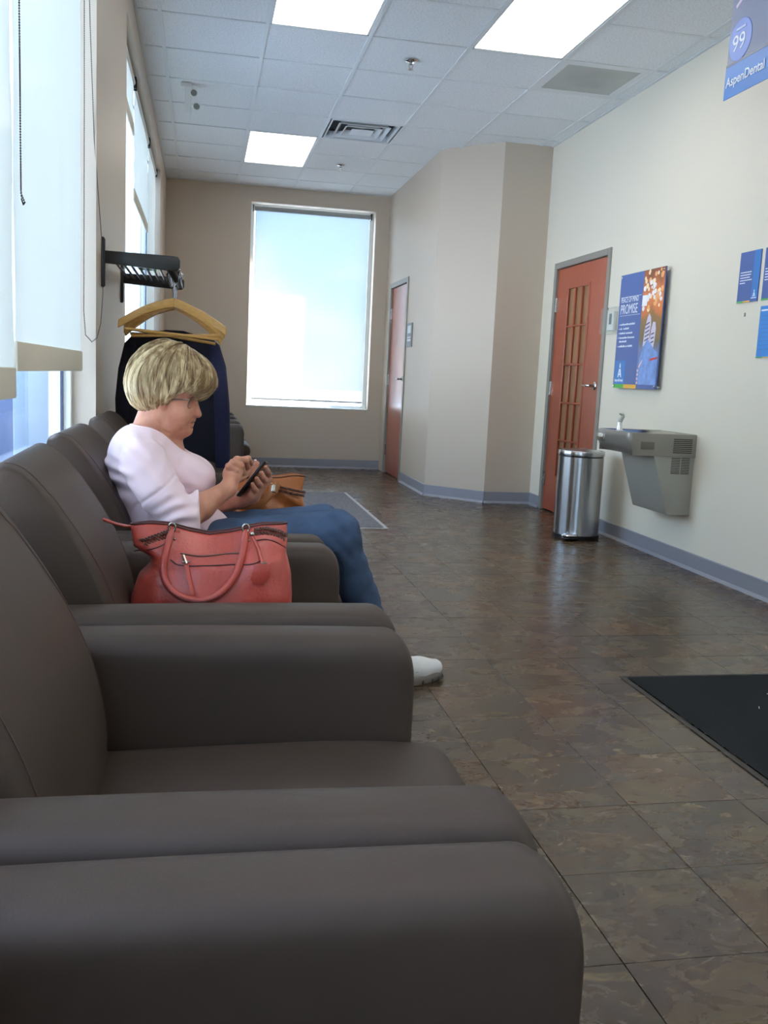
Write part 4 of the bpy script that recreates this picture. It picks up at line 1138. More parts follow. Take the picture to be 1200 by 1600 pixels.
MB().tube([(0.030, 4.32, 1.178), (0.046, 4.31, 1.150), (0.066, 4.30, 1.06), (0.082, 4.29, 0.90), (0.090, 4.29, 0.76), (0.096, 4.29, 0.63), (0.097, 4.29, 0.605)], [0.016, 0.036, 0.048, 0.051, 0.050, 0.046, 0.040], 18, flat=(0.6, 0.85)).build('sleeve', coat_n, r, smooth=True)
MB().tube([(-0.300, 4.32, 1.180), (-0.318, 4.31, 1.14), (-0.335, 4.30, 1.03), (-0.345, 4.29, 0.90), (-0.342, 4.29, 0.76), (-0.338, 4.29, 0.65)], [0.016, 0.036, 0.046, 0.048, 0.046, 0.042], 18, flat=(0.45, 0.8)).build('sleeve', coat_m, r, smooth=True)
MB().tube([(-0.20, 4.315, 1.195), (-0.165, 4.30, 1.185), (-0.127, 4.295, 1.165), (-0.09, 4.30, 1.185), (-0.055, 4.315, 1.195), (-0.09, 4.36, 1.205), (-0.165, 4.36, 1.205)], 0.013, 8, closed=True, flat=(0.6, 1)).build('collar', coat_m, r, smooth=True)

# ------------------------------------------------------------------ sculpting tools (signed distance field -> one smooth mesh)
def sd_caps(a, b, ra, rb):
    a = np.array(a, np.float32); b = np.array(b, np.float32); ab = b - a; L2 = float(ab @ ab) + 1e-12
    lo = np.minimum(a - ra, b - rb); hi = np.maximum(a + ra, b + rb)
    def f(X, Y, Z):
        px, py, pz = X - a[0], Y - a[1], Z - a[2]
        t = np.clip((px * ab[0] + py * ab[1] + pz * ab[2]) / L2, 0, 1)
        return np.sqrt((px - t * ab[0]) ** 2 + (py - t * ab[1]) ** 2 + (pz - t * ab[2]) ** 2) - (ra + (rb - ra) * t)
    return f, lo, hi
def sd_ell(c, r, tilt=0.0, yaw=0.0):
    """tilt: rotation about y (positive pitches +x downwards)"""
    c = np.array(c, np.float32); r = np.array(r, np.float32); ct, st = math.cos(tilt), math.sin(tilt); cyw, syw = math.cos(yaw), math.sin(yaw)
    R_ = float(max(r))
    def f(X, Y, Z):
        px, py, pz = X - c[0], Y - c[1], Z - c[2]
        px, py = px * cyw + py * syw, -px * syw + py * cyw
        qx = px * ct - pz * st; qz = px * st + pz * ct
        k0 = np.sqrt((qx / r[0]) ** 2 + (py / r[1]) ** 2 + (qz / r[2]) ** 2) + 1e-9
        k1 = np.sqrt((qx / r[0] ** 2) ** 2 + (py / r[1] ** 2) ** 2 + (qz / r[2] ** 2) ** 2) + 1e-9
        return k0 * (k0 - 1) / k1
    return f, c - R_, c + R_
def sd_box(c, h, rd, M=None):
    """rounded box; M: 3x3 array whose columns are the box axes"""
    c = np.array(c, np.float32); A = np.eye(3, dtype=np.float32) if M is None else np.array(M, np.float32)
    Rr = float(np.linalg.norm(h)) + rd
    def f(X, Y, Z):
        px, py, pz = X - c[0], Y - c[1], Z - c[2]
        q = [np.abs(px * A[0, k] + py * A[1, k] + pz * A[2, k]) - h[k] for k in range(3)]
        o_ = np.sqrt(sum(np.maximum(t, 0) ** 2 for t in q))
        return o_ + np.minimum(np.maximum(np.maximum(q[0], q[1]), q[2]), 0) - rd
    return f, c - Rr, c + Rr
def smin(a, b, k):
    h = np.maximum(k - np.abs(a - b), 0) / k
    return np.minimum(a, b) - h * h * k * 0.25
def graded(lo, hi, fine, f, c):
    """axis samples: spacing f inside the fine interval, growing to c outside"""
    out = [lo]
    while out[-1] < hi:
        x = out[-1]; d = max(fine[0] - x, x - fine[1], 0.0)
        out.append(x + min(c, f + d * 0.10))
    return np.array(out, np.float32)
class Field:
    def __init__(s, lo, hi, h, ax=None):
        s.h = h; lo = np.array(lo, np.float32)
        if ax is None:
            n = np.ceil((np.array(hi) - lo) / h).astype(int) + 1
            ax = [lo[i] + h * np.arange(n[i], dtype=np.float32) for i in range(3)]
        s.ax = ax; s.n = np.array([len(a) for a in ax]); s.F = np.full(tuple(s.n), 1.0, np.float32)
    def sl(s, lo, hi, mg):
        sl = tuple(slice(max(0, int(np.searchsorted(s.ax[i], lo[i] - mg)) - 1), int(np.searchsorted(s.ax[i], hi[i] + mg)) + 1) for i in range(3))
        X = s.ax[0][sl[0]][:, None, None]; Y = s.ax[1][sl[1]][None, :, None]; Z = s.ax[2][sl[2]][None, None, :]
        return sl, X, Y, Z
    def add(s, p, k=0.015):
        f, lo, hi = p; sl, X, Y, Z = s.sl(lo, hi, max(0.02, k * 1.3))
        if 0 in s.F[sl].shape: return
        s.F[sl] = smin(s.F[sl], f(X, Y, Z), k)
    def cut(s, p, k=0.006):
        f, lo, hi = p; sl, X, Y, Z = s.sl(lo, hi, 0.02)
        s.F[sl] = -smin(-s.F[sl], f(X, Y, Z), k)
    def apply(s, fn):
        s.F = fn(s.F, s.ax[0][:, None, None], s.ax[1][None, :, None], s.ax[2][None, None, :]).astype(np.float32)
    def mesh(s):
        F = s.F; n = F.shape; ins = F < 0
        c = [(i, j, k) for i in (0, 1) for j in (0, 1) for k in (0, 1)]
        cnt = np.zeros(tuple(np.array(n) - 1), np.int8)
        for i, j, k in c: cnt += ins[i:n[0] - 1 + i, j:n[1] - 1 + j, k:n[2] - 1 + k]
        act = (cnt > 0) & (cnt < 8)
        I = np.argwhere(act)
        idx = np.full(act.shape, -1, np.int64); idx[act] = np.arange(len(I))
        vals = np.stack([F[I[:, 0] + i, I[:, 1] + j, I[:, 2] + k] for i, j, k in c], 1)
        acc = np.zeros((len(I), 3)); num = np.zeros(len(I))
        for a in range(8):
            for b in range(a + 1, 8):
                d = np.abs(np.array(c[a]) - np.array(c[b]))
                if d.sum() != 1: continue
                va, vb = vals[:, a], vals[:, b]; mk = (va < 0) != (vb < 0)
                t = np.where(mk, va / np.where(mk, va - vb, 1), 0)[:, None]
                p = np.array(c[a]) + t * (np.array(c[b]) - np.array(c[a]))
                acc[mk] += p[mk]; num[mk] += 1
        G = I + acc / num[:, None]; V = np.stack([np.interp(G[:, i], np.arange(n[i]), s.ax[i]) for i in range(3)], 1)
        Q = []
        for ax in range(3):
            o1, o2 = [(1, 2), (2, 0), (0, 1)][ax]
            sa = [slice(None)] * 3; sb = [slice(None)] * 3; sa[ax] = slice(0, n[ax] - 1); sb[ax] = slice(1, n[ax])
            A, B = ins[tuple(sa)], ins[tuple(sb)]
            E_ = np.argwhere(A != B)
            E_ = E_[(E_[:, o1] > 0) & (E_[:, o2] > 0) & (E_[:, o1] < n[o1] - 1) & (E_[:, o2] < n[o2] - 1)]
            d1 = np.zeros(3, int); d1[o1] = 1; d2 = np.zeros(3, int); d2[o2] = 1
            q = np.stack([idx[tuple((E_ - d1 - d2).T)], idx[tuple((E_ - d2).T)], idx[tuple(E_.T)], idx[tuple((E_ - d1).T)]], 1)
            fl_ = ~A[tuple(E_.T)]
            q[fl_] = q[fl_][:, ::-1]
            Q.append(q)
        return V, np.concatenate(Q)
def np_obj(name, V, Q, mt, parent, smooth_it=0):
    if smooth_it:
        e = np.concatenate([Q[:, [i, (i + 1) % 4]] for i in range(4)])
        for it in range(smooth_it):
            s_ = np.zeros_like(V); c_ = np.zeros(len(V))
            np.add.at(s_, e[:, 0], V[e[:, 1]]); np.add.at(s_, e[:, 1], V[e[:, 0]]); np.add.at(c_, e[:, 0], 1); np.add.at(c_, e[:, 1], 1)
            av = s_ / np.maximum(c_, 1)[:, None]
            V = V + (0.5 if it % 2 == 0 else -0.5) * (av - V) if smooth_it > 2 else V + 0.4 * (av - V)
    me = bpy.data.meshes.new(name); off = np.array(WL[parent.name])
    V = V - off
    me.vertices.add(len(V)); me.vertices.foreach_set('co', V.astype(np.float32).ravel())
    me.loops.add(len(Q) * 4); me.loops.foreach_set('vertex_index', Q.astype(np.int32).ravel())
    me.polygons.add(len(Q)); me.polygons.foreach_set('loop_start', np.arange(0, len(Q) * 4, 4, dtype=np.int32))
    me.polygons.foreach_set('loop_total', np.full(len(Q), 4, np.int32))
    me.update(calc_edges=True); me.validate()
    me.polygons.foreach_set('use_smooth', [True] * len(me.polygons))
    me.materials.append(mt)
    o = bpy.data.objects.new(name, me); COL.objects.link(o); o.parent = parent; WL[o.name] = WL[parent.name]
    return o

# ------------------------------------------------------------------ the seated woman
YC = 2.80
wom = root('person', (-0.10, YC, 0.43), 'seated woman with short blonde hair, pink top and jeans, looking at her phone', 'person')
def skin_mat():
    mt, t, p = new_mat('skin'); nd, lk = t.nodes.new, t.links.new
    g = nd('ShaderNodeNewGeometry'); n = nd('ShaderNodeTexNoise'); n.inputs['Scale'].default_value = 28; n.inputs['Detail'].default_value = 5
    lk(g.outputs['Position'], n.inputs[0])
    r_ = nd('ShaderNodeValToRGB'); r_.color_ramp.elements[0].position = 0.3; r_.color_ramp.elements[1].position = 0.72
    r_.color_ramp.elements[0].color = lin((172, 112, 90)); r_.color_ramp.elements[1].color = lin((200, 144, 118))
    lk(n.outputs['Fac'], r_.inputs[0]); lk(r_.outputs[0], p.inputs['Base Color'])
    p.inputs['Roughness'].default_value = 0.5; p.inputs['Subsurface Weight'].default_value = 0.15
    p.inputs['Subsurface Radius'].default_value = (0.012, 0.005, 0.003); p.inputs['Subsurface Scale'].default_value = 0.5
    n2 = nd('ShaderNodeTexNoise'); n2.inputs['Scale'].default_value = 240; lk(g.outputs['Position'], n2.inputs[0])
    b = nd('ShaderNodeBump'); b.inputs['Strength'].default_value = 0.25; b.inputs['Distance'].default_value = 0.001
    lk(n2.outputs['Fac'], b.inputs['Height']); lk(b.outputs[0], p.inputs['Normal'])
    return mt
skin = skin_mat()
y = YC
HYAW = -0.22; HPX, HPY = -0.11, YC
def HR(p):
    c_, s_ = math.cos(HYAW), math.sin(HYAW); dx, dy = p[0] - HPX, p[1] - HPY
    return (HPX + dx * c_ - dy * s_, HPY + dx * s_ + dy * c_, p[2])
def HE(c, r, tilt=0.0): return sd_ell(HR(c), r, tilt, HYAW)
def HC(a, b, ra, rb): return sd_caps(HR(a), HR(b), ra, rb)
HEAD = [
    (sd_ell((-0.098, y, 1.000), (0.092, 0.075, 0.088)), .02),
    (HE((-0.066, y, 0.920), (0.052, 0.058, 0.070), 0.12), .02),
    (HE((-0.108, y, 0.925), (0.058, 0.062, 0.055)), .02),
    (HE((-0.052, y, 0.874), (0.026, 0.030, 0.022)), .012),
    (HE((-0.041, y, 0.864), (0.015, 0.018, 0.013)), .008),
    (HE((-0.088, y, 0.864), (0.046, 0.050, 0.024), 0.10), .014),
    (HE((-0.076, y - .041, 0.886), (0.028, 0.016, 0.024)), .010), (HE((-0.076, y + .041, 0.886), (0.028, 0.016, 0.024)), .010),
    (HE((-0.048, y - .033, 0.916), (0.023, 0.019, 0.018)), .010), (HE((-0.048, y + .033, 0.916), (0.023, 0.019, 0.018)), .010),
    (HE((-0.024, y, 0.975), (0.018, 0.044, 0.013)), .012),
    (HC((-0.020, y, 0.958), (-0.010, y, 0.921), .0070, .0095), .007),
    (HE((-0.0095, y, 0.915), (0.0110, 0.0110, 0.0098)), .005),
    (HE((-0.022, y - .012, 0.911), (0.0095, 0.0065, 0.0075)), .004), (HE((-0.022, y + .012, 0.911), (0.0095, 0.0065, 0.0075)), .004),
    (HE((-0.035, y, 0.899), (0.015, 0.026, 0.011)), .008),
    (HE((-0.0290, y, 0.8985), (0.0085, 0.021, 0.0042)), .003),
    (HE((-0.0320, y, 0.8860), (0.0085, 0.018, 0.0048)), .003),
]
LIDS = [(HE((-0.040, y - .031, 0.951), (0.0135, 0.014, 0.012)), .003), (HE((-0.040, y + .031, 0.951), (0.0135, 0.014, 0.012)), .003),
        (HC((-0.029, y - .018, 0.941), (-0.033, y - .043, 0.941), .003, .002), .005), (HC((-0.029, y + .018, 0.941), (-0.033, y + .043, 0.941), .003, .002), .005)]
NECK = [(sd_caps((-0.155, y, 0.80), (-0.125, y, 0.92), .068, .055), .03), (sd_caps((-0.10, y, 0.80), (-0.10, y, 0.875), .045, .040), .03)]
EAR = [(sd_ell((-0.114, y + s * .066, 0.950), (0.015, 0.008, 0.024), -0.15), .006) for s in (-1, 1)]
TORSO = [
    (sd_caps((-0.165, y - .12, .790), (-0.165, y + .12, .790), .060, .060), .05),
    (sd_ell((-0.150, y, .735), (.122, .148, .115)), .05),
    (sd_ell((-0.135, y, .620), (.125, .145, .120)), .05),
    (sd_ell((-0.060, y, .570), (.120, .150, .085)), .05),
    (sd_ell((-0.045, y - .062, .725), (.078, .066, .062)), .03), (sd_ell((-0.045, y + .062, .725), (.078, .066, .062)), .03),
    (sd_ell((-0.120, y, .515), (.125, .165, .082)), .05),
]
# limbs: near = her right side (-y)
SH_N, EL_N, WR_N = (-0.155, 2.630, .785), (-0.055, 2.555, .632), (0.078, 2.668, .712)
SH_F, EL_F, WR_F = (-0.155, 2.965, .785), (-0.015, 3.005, .590), (0.125, 2.885, .652)
ARMS = [
    (sd_caps(SH_N, EL_N, .052, .042), .03), (sd_caps(EL_N, (0.0, 2.608, .665), .041, .038), .02), (sd_caps((0.0, 2.608, .665), WR_N, .037, .0235), .015),
    (sd_caps(SH_F, EL_F, .052, .042), .03), (sd_caps(EL_F, (0.04, 2.96, .612), .040, .038), .02), (sd_caps((0.04, 2.96, .612), WR_F, .036, .0235), .015),
]
LEGS = [
    (sd_caps((-0.06, y - .085, .510), (0.400, 2.715, .573), .082, .064), .04), (sd_caps((-0.06, y + .085, .505), (0.385, 2.925, .560), .082, .062), .04),
    (sd_caps((0.400, 2.715, .573), (0.500, 2.82, .345), .058, .055), .03), (sd_caps((0.500, 2.82, .345), (0.635, 2.985, .095), .052, .036), .02),
    (sd_caps((0.385, 2.925, .560), (0.41, 2.95, .335), .056, .054), .03), (sd_caps((0.41, 2.95, .335), (0.435, 2.965, .095), .050, .036), .02),
    (sd_caps((0.640, 2.987, .070), (0.790, 3.043, .044), .030, .016), .02), (sd_caps((0.435, 2.965, .070), (0.57, 2.983, .042), .030, .016), .02),
]
# hands. phone frame: d = long axis, n = screen normal, side = y
dph = np.array([.60, 0, .80]); nph = np.array([-.776, .24, .582]); nph = nph / np.linalg.norm(nph); bph = np.cross(nph, dph); cph = np.array([.155, 2.835, .722])
def PH(a, b, c):
    """a along phone, b towards +y, c out of the screen"""
    p = cph + dph * a + bph * b + nph * c; return (float(p[0]), float(p[1]), float(p[2]))
def finger(pts, rs, k=.004):
    return [(sd_caps(pts[i], pts[i + 1], rs[i], rs[i + 1]), k if i else .007) for i in range(len(pts) - 1)]
HANDS = []
# far (left) hand: cradles the phone back, fingertips wrap round its near edge, thumb over the far edge
HANDS += [(sd_caps(WR_F, PH(-.045, .028, -.030), .0235, .024), .015),
          (sd_box(PH(-.005, .020, -.030), (.034, .020, .006), .011, np.array([dph, bph, nph]).T), .014)]
for i, (a, rr) in enumerate(((.044, .0082), (.022, .0086), (.000, .0084), (-.021, .0074))):
    HANDS += finger([PH(a - .004, .010, -.030), PH(a, -.016, -.031), PH(a + .005, -.034, -.027), PH(a + .012, -.046, -.016)], [rr + .0012, rr, rr * .93, rr * .82])
HANDS += finger([PH(-.035, .038, -.020), PH(-.012, .046, -.002), PH(.014, .034, .015), PH(.044, .016, .021)], [.0130, .0112, .0102, .0092], .006)
# near (right) hand: back of the hand towards the camera, index finger reaching the screen, the rest curled
HANDS += [(sd_caps(WR_N, (.088, 2.690, .738), .0225, .024), .014),
          (sd_ell((.093, 2.700, .757), (.027, .017, .036), 0.12), .014),
          (sd_ell((.082, 2.712, .748), (.020, .015, .022)), .012)]
KN = [(.112, 2.722, .789), (.102, 2.703, .792), (.090, 2.690, .785), (.077, 2.682, .775)]   # knuckles index..little
IP = [(.136, 2.748, .792), (.127, 2.717, .790), (.115, 2.698, .776), (.098, 2.684, .762)]
DP = [(.146, 2.775, .778), (.134, 2.735, .768), (.122, 2.714, .754), (.107, 2.700, .744)]
TP = [(.147, 2.794, .762), (.120, 2.742, .757), (.108, 2.720, .745), (.096, 2.708, .737)]
for q in range(4):
    rr = (.0092, .0096, .0090, .0080)[q]
    base = (.092 - q * .004, 2.705 - q * .004, .760 - q * .004)
    HANDS += finger([base, KN[q], IP[q], DP[q], TP[q]], [rr * 1.15, rr * 1.12, rr, rr * .9, rr * .78])
HANDS += finger([(.095, 2.722, .730), (.118, 2.750, .735), (.136, 2.768, .748), (.142, 2.778, .762)], [.0135, .0112, .0098, .0086], .006)

body = Field(None if False else (0, 0, 0), None, 0.002, ax=[graded(-0.32, 0.86, (-0.14, 0.21), .0019, .0055), graded(2.44, 3.16, (2.70, 2.89), .0019, .0055), graded(0.0, 1.12, (0.69, 0.98), .0019, .0055)])
for p in TORSO: body.add(*p)
for p in NECK: body.add(*p)
for p in HEAD: body.add(*p)
for q in (-1, 1): body.cut(HE((-0.018, y + q * .031, 0.951), (0.018, 0.017, 0.011)), .008)
for p in LIDS + EAR: body.add(*p)
body.cut(HE((-0.0235, y, 0.8918), (0.0085, 0.023, 0.0011), 0.04), .0018)     # mouth line
body.cut(HE((-0.030, y, 0.8765), (0.0060, 0.014, 0.0022)), .004)             # hollow under the lower lip
for q in (-1, 1):
    body.cut(HC((-0.020, y + q * .021, 0.9085), (-0.036, y + q * .033, 0.885), .0014, .0010), .004)   # smile folds
    body.cut(HC((-0.034, y + q * .024, 0.889), (-0.043, y + q * .031, 0.870), .0012, .0008), .004)
    body.cut(HE((-0.017, y + q * .0075, 0.9065), (0.0035, 0.0026, 0.0035)), .0012)                    # nostrils
    body.cut(HC((-0.030, y + q * .022, 0.935), (-0.038, y + q * .044, 0.929), .0012, .0008), .004)    # under-eye folds
body.cut(sd_caps((-0.060, y - .052, 0.850), (-0.115, y - .062, 0.868), .0014, .0014), .006)           # crease under the jaw
for p in LEGS + ARMS + HANDS: body.add(*p)
# tendons and knuckle dimples come from the fingers themselves
V, Q = body.mesh()
bo = np_obj('body', V, Q, skin, wom, 2)

# fingernails of the visible fingers
nail = mat('nail', (226, 176, 166), 0.25)
o = MB()
for c_, r_ in ((PH(.046, .014, .0290), (.005, .006, .004)), (TP[0], (.006, .006, .006))): o.ell((c_[0] + .001, c_[1], c_[2] + .003), r_, 10, 6)
o.build('nail', nail, wom, smooth=True)

# blouse
pink = mat('pink_jersey', (240, 214, 222), 0.75, spec=0.25, bump=0.22, bscale=700, sheen=0.2, vary=0.02, vscale=4)
bl = Field((-0.33, 2.47, 0.44), (0.17, 3.12, 0.93), 0.0036)
for (f_, lo, hi), k in TORSO[:-1]:
    bl.add(((lambda g: (lambda X, Y, Z: g(X, Y, Z) - .010))(f_), lo - .01, hi + .01), k)
bl.add(sd_ell((0.0, y, .565), (.130, .150, .072), 0.35), .03)          # drape over the lap
bl.add(sd_ell((-0.165, y, .825), (.085, .105, .060), -0.2), .04)        # yoke up to the nape
bl.add(sd_caps(SH_N, (-0.105, 2.582, .700), .066, .060), .010); bl.add(sd_caps((-0.105, 2.582, .700), (-0.045, 2.552, .640), .060, .056), .008)
bl.add(sd_caps((-0.045, 2.552, .640), (0.03, 2.606, .680), .053, .050), .008)
bl.add(sd_caps(SH_F, EL_F, .064, .054), .03); bl.add(sd_caps(EL_F, (0.045, 2.96, .615), .050, .048), .03)
def folds(F, X, Y, Z):
    near = np.clip((2.72 - Y) / .08, 0, 1)
    s1 = np.sin(95 * (Z - 0.45 * X) + 6 * np.sin(14 * X + 9 * Y)) * .0008
    s2 = np.sin(62 * (X + .75 * Z) + 5 * np.sin(17 * Z + 9 * X)) * .0018 * near + np.exp(-((X - .9 * Z + .76 + .01 * np.sin(40 * Z)) / .006) ** 2) * .003 * near
    el = np.exp(-(((X + .05) / .06) ** 2 + ((Z - .665) / .05) ** 2)) * np.sin(170 * (Z - .30 * X) + 2 * np.sin(30 * X)) * .0050 * near
    bk = np.clip((-0.17 - X) / .05, 0, 1) * np.sin(120 * Z + 25 * X + 2 * np.sin(25 * Z)) * .0055 * np.clip((.80 - Z) / .05, 0, 1)
    br = np.exp(-(((X - .0) / .05) ** 2 + ((Z - .79) / .03) ** 2)) * np.sin(130 * (X * .5 + Z)) * .003
    # armhole seam: a shallow groove round the shoulder
    return F + s1 + s2 + el + bk + br
bl.apply(folds)
NX = [-.300, -.212, -.200, -.17, -.13, -.09, -.06, -.040, -.022, -.010]; NW = [-.03, .000, .040, .074, .088, .080, .060, .036, .000, -.03]
# plain surface heights, read before the opening is cut, to lay the neck binding and the shoulder seam on the cloth
def top_z(x, yy):
    i = int(np.searchsorted(bl.ax[0], x)); k = int(np.searchsorted(bl.ax[1], yy)); col = np.where(bl.F[i, k] < 0)[0]
    return float(bl.ax[2][col[-1]]) if len(col) else None
def near_y(x, z):
    i = int(np.searchsorted(bl.ax[0], x)); k = int(np.searchsorted(bl.ax[2], z)); col = np.where(bl.F[i, :, k] < 0)[0]
    return float(bl.ax[1][col[0]]) if len(col) else None
neck_pts = []
for q in range(61):
    u = q / 60 * 2 - 1; xx = -.022 - (.212 - .022) * (1 - abs(u)) ** 1.0 if False else -.212 + .19 * abs(u)
    wd = float(np.interp(xx, NX, NW)) * (1 if u > 0 else -1); zz = top_z(xx, YC + wd)
    if zz: neck_pts.append((xx, YC + wd, zz - .001))
seam_pts = []
for q in range(15):
    a = q / 14; xx = -.150 - .050 * math.sin(a * 2.2) + .03 * a; zz = .838 - .15 * a; yy = near_y(xx, zz)
    if yy: seam_pts.append((xx, yy - .0005, zz))
bl.apply(lambda F, X, Y, Z: np.where(Z > .70, np.maximum(F, -(np.abs(Y - YC) - np.interp(X, NX, NW).astype(np.float32))), F))
# the near cuff ends square across the forearm
bl.apply(lambda F, X, Y, Z: np.where(Y < 2.660, -smin(-F, -(X + .06 * (Z - .64)), .010), F))
V, Q = bl.mesh()
blo = np_obj('blouse', V, Q, pink, wom, 1)
def smooth_path(P_, n=3):
    P_ = [Vector(p) for p in P_]
    for _ in range(n): P_ = [P_[0]] + [(P_[i - 1] + P_[i] * 2 + P_[i + 1]) / 4 for i in range(1, len(P_) - 1)] + [P_[-1]]
    return P_
MB().tube(smooth_path(neck_pts, 4), .0038, 8, flat=(1, .8)).build('neck_binding', pink, blo, smooth=True)
# jeans
denim = mat('blue_denim', (66, 84, 112), 0.85, spec=0.2, bump=0.5, bscale=900, vary=0.28, vscale=14)
je = Field((-0.27, 2.55, 0.07), (0.70, 3.10, 0.68), 0.0042)
je.add(sd_ell((-0.120, y, .515), (.133, .172, .086)), .05)
for (f_, lo, hi), k in LEGS[:6]:
    je.add(((lambda g: (lambda X, Y, Z: g(X, Y, Z) - .010))(f_), lo - .01, hi + .01), k)
def jf(F, X, Y, Z):
    kn = np.exp(-(((X - .40) / .07) ** 2 + ((Z - .54) / .08) ** 2))
    cr = np.exp(-(((X - .12) / .10) ** 2))
    return F + np.sin(85 * (X * .7 - Z) + 3 * np.sin(20 * Y)) * .0012 + kn * np.sin(120 * (X + Z)) * .0016 + cr * np.sin(90 * (X - .4 * Z) + 30 * Y) * .0022
je.apply(jf)
je.apply(lambda F, X, Y, Z: np.maximum(F, .095 - Z))
V, Q = je.mesh()
jo = np_obj('jeans', V, Q, denim, wom, 1)
sm_pts = []
for t in range(25):
    a = t / 24
    if a < .5:
        b = a / .5; p0, p1, r0, r1 = Vector((.30, 2.70, .565)), Vector((.400, 2.715, .573)), .078, .075
        cpt = p0.lerp(p1, b); sm_pts.append((cpt.x, cpt.y - (r0 * (1 - b) + r1 * b) * .94, cpt.z - .02 - .03 * b))
    else:
        b = (a - .5) / .5; p0, p1 = Vector((.405, 2.715, .55)), Vector((.55, 2.88, .25)); cpt = p0.lerp(p1, b)
        sm_pts.append((cpt.x - .012, cpt.y - .070 + .012 * b, cpt.z))
MB().tube(sm_pts, 0.0028, 6).build('side_seam', mat('denim_seam_dark', (34, 46, 70), 0.8), jo)

# sneakers
sneak = mat('white_sneaker', (226, 224, 222), 0.55, vary=0.04, vscale=40)
sole = mat('sneaker_sole', (118, 110, 102), 0.6)
def shoe(ax, ay, ang):
    c_, s_ = math.cos(ang), math.sin(ang)
    P = lambda u, w_, z: (ax + u * c_ - w_ * s_, ay + u * s_ + w_ * c_, z)
    fld = Field((ax - .10, ay - .12, 0.0), (ax + .26, ay + .17, .14), .0032)
    for a, b, ra, rb in (((0, 0, .062), (.06, 0, .060), .042, .040), ((.06, 0, .058), (.13, 0, .045), .040, .036), ((.13, 0, .048), (.195, 0, .042), .037, .030), ((0, 0, .05), (.01, 0, .09), .040, .038), ((-.025, 0, .045), (0, 0, .05), .032, .038)):
        fld.add(sd_caps(P(*a), P(*b), ra, rb), .025)
    fld.apply(lambda F, X, Y, Z: np.maximum(F, .022 - Z)); fld.apply(lambda F, X, Y, Z: np.maximum(F, Z - .105))
    V, Q = fld.mesh(); so = np_obj('sneaker', V, Q, sneak, wom, 1)
    out = []
    for k in range(40):
        an = 2 * math.pi * k / 40
        u = .075 + .152 * math.cos(an); wd = (.041 + .004 * math.cos(an)) * math.sin(an)
        out.append((u, math.copysign(abs(wd) ** .9 * .041 ** .1, wd)))
    rings = []
    for z, k in ((0.001, .97), (0.004, 1.0), (0.026, 1.02), (0.031, .97)):
        rings.append([P(.075 + (u - .075) * k, w_ * k, z + (.006 * max(0, (u - .17) / .06)) * (1 if z < .01 else .6)) for u, w_ in out])
    n = 40; v = [p for rg_ in rings for p in rg_]
    f = [(i * n + q, i * n + (q + 1) % n, (i + 1) * n + (q + 1) % n, (i + 1) * n + q) for i in range(3) for q in range(n)] + [tuple(range(n - 1, -1, -1)), tuple(3 * n + q for q in range(n))]
    MB().add(v, f).build('sole', sole, so, smooth=True)
    o = MB()
    for k in range(0, 40, 2):
        u, w_ = out[k]; q0 = P(.075 + (u - .075) * 1.02, w_ * 1.02, .0)
        o.ell((q0[0], q0[1], .009), (.0048, .0048, .007), 8, 6)
    o.build('tread', mat('tread_dark', (60, 54, 50), .7), so, smooth=True)
    o = MB()
    o.tube([P(.150, -.036, .034), P(.158, -.020, .066), P(.160, 0, .074), P(.158, .020, .066), P(.150, .036, .034)], .0022, 6)
    o.tube([P(.02, -.041, .06), P(.09, -.040, .05), P(.15, -.036, .040)], .0016, 6)
    o.build('stitch_line', mat('shoe_seam_grey', (176, 172, 168), .6), so, smooth=True)
    o = MB()
    for k in range(4):
        u = .075 + k * .024; z = .098 - k * .0105
        o.tube([P(u, -.020, z - .008), P(u + .004, 0, z + .001), P(u, .020, z - .008)], .0022, 6)
    o.build('laces', white_pl, so, smooth=True)
shoe(.640, 2.985, .36)
shoe(.415, 2.965, .12)

# hair: a bob, built as a solid with combed strands over it
HAIR = [
    (sd_ell((-0.098, y, 1.025), (0.108, 0.094, 0.098), 0.12), .02),
    (sd_ell((-0.150, y, 0.985), (0.066, 0.090, 0.078)), .03),
    (sd_ell((-0.025, y, 1.010), (0.062, 0.074, 0.062), 0.55), .03),
    (sd_ell((-0.110, y, 0.985), (0.075, 0.094, 0.062)), .03),
    (sd_ell((-0.052, y, 0.990), (0.050, 0.086, 0.045), 0.4), .02),
]
def hair_sdf(X, Y, Z):
    F = None
    for (f_, lo, hi), k in HAIR:
        F = f_(X, Y, Z) if F is None else smin(F, f_(X, Y, Z), k)
    return F
def hair_low(X, Y):
    """lower edge of the hair by x: nape, ear, fringe"""
    zl = np.interp(X, [-.23, -.200, -.165, -.150, -.130, -.115, -.09, -.06, -.03, .0, .02, .05], [.935, .913, .903, .908, .914, .924, .948, .980, .992, .972, .956, .985])
    return zl
hf = Field((-0.24, 2.68, 0.88), (0.07, 2.92, 1.15), 0.0026)
for p in HAIR: hf.add(*p)
def hair_shape(F, X, Y, Z):
    ang = np.arctan2(Y - YC, X + .11)
    st = np.sin(34 * ang + 10 * np.sin(18 * Z)) * .0016 + np.sin(71 * ang - 24 * Z + 3 * np.sin(30 * Z)) * .0012
    F = F + st
    zl = hair_low(X, Y) + .004 * np.sin(48 * ang) + .003 * np.sin(97 * ang)
    mid = np.clip(1 - np.abs(Y - YC) / .045, 0, 1)
    zl = zl + np.where(X > -.05, 0.006 * mid, 0)
    lift = np.clip(1 - (Z - zl) / .030, 0, 1)
    F = F + .0115 * lift ** 1.6 * np.where(X < -.09, .35, 1.0)
    F = np.maximum(F, zl - Z)
    return F
hf.apply(hair_shape)
V, Q = hf.mesh()
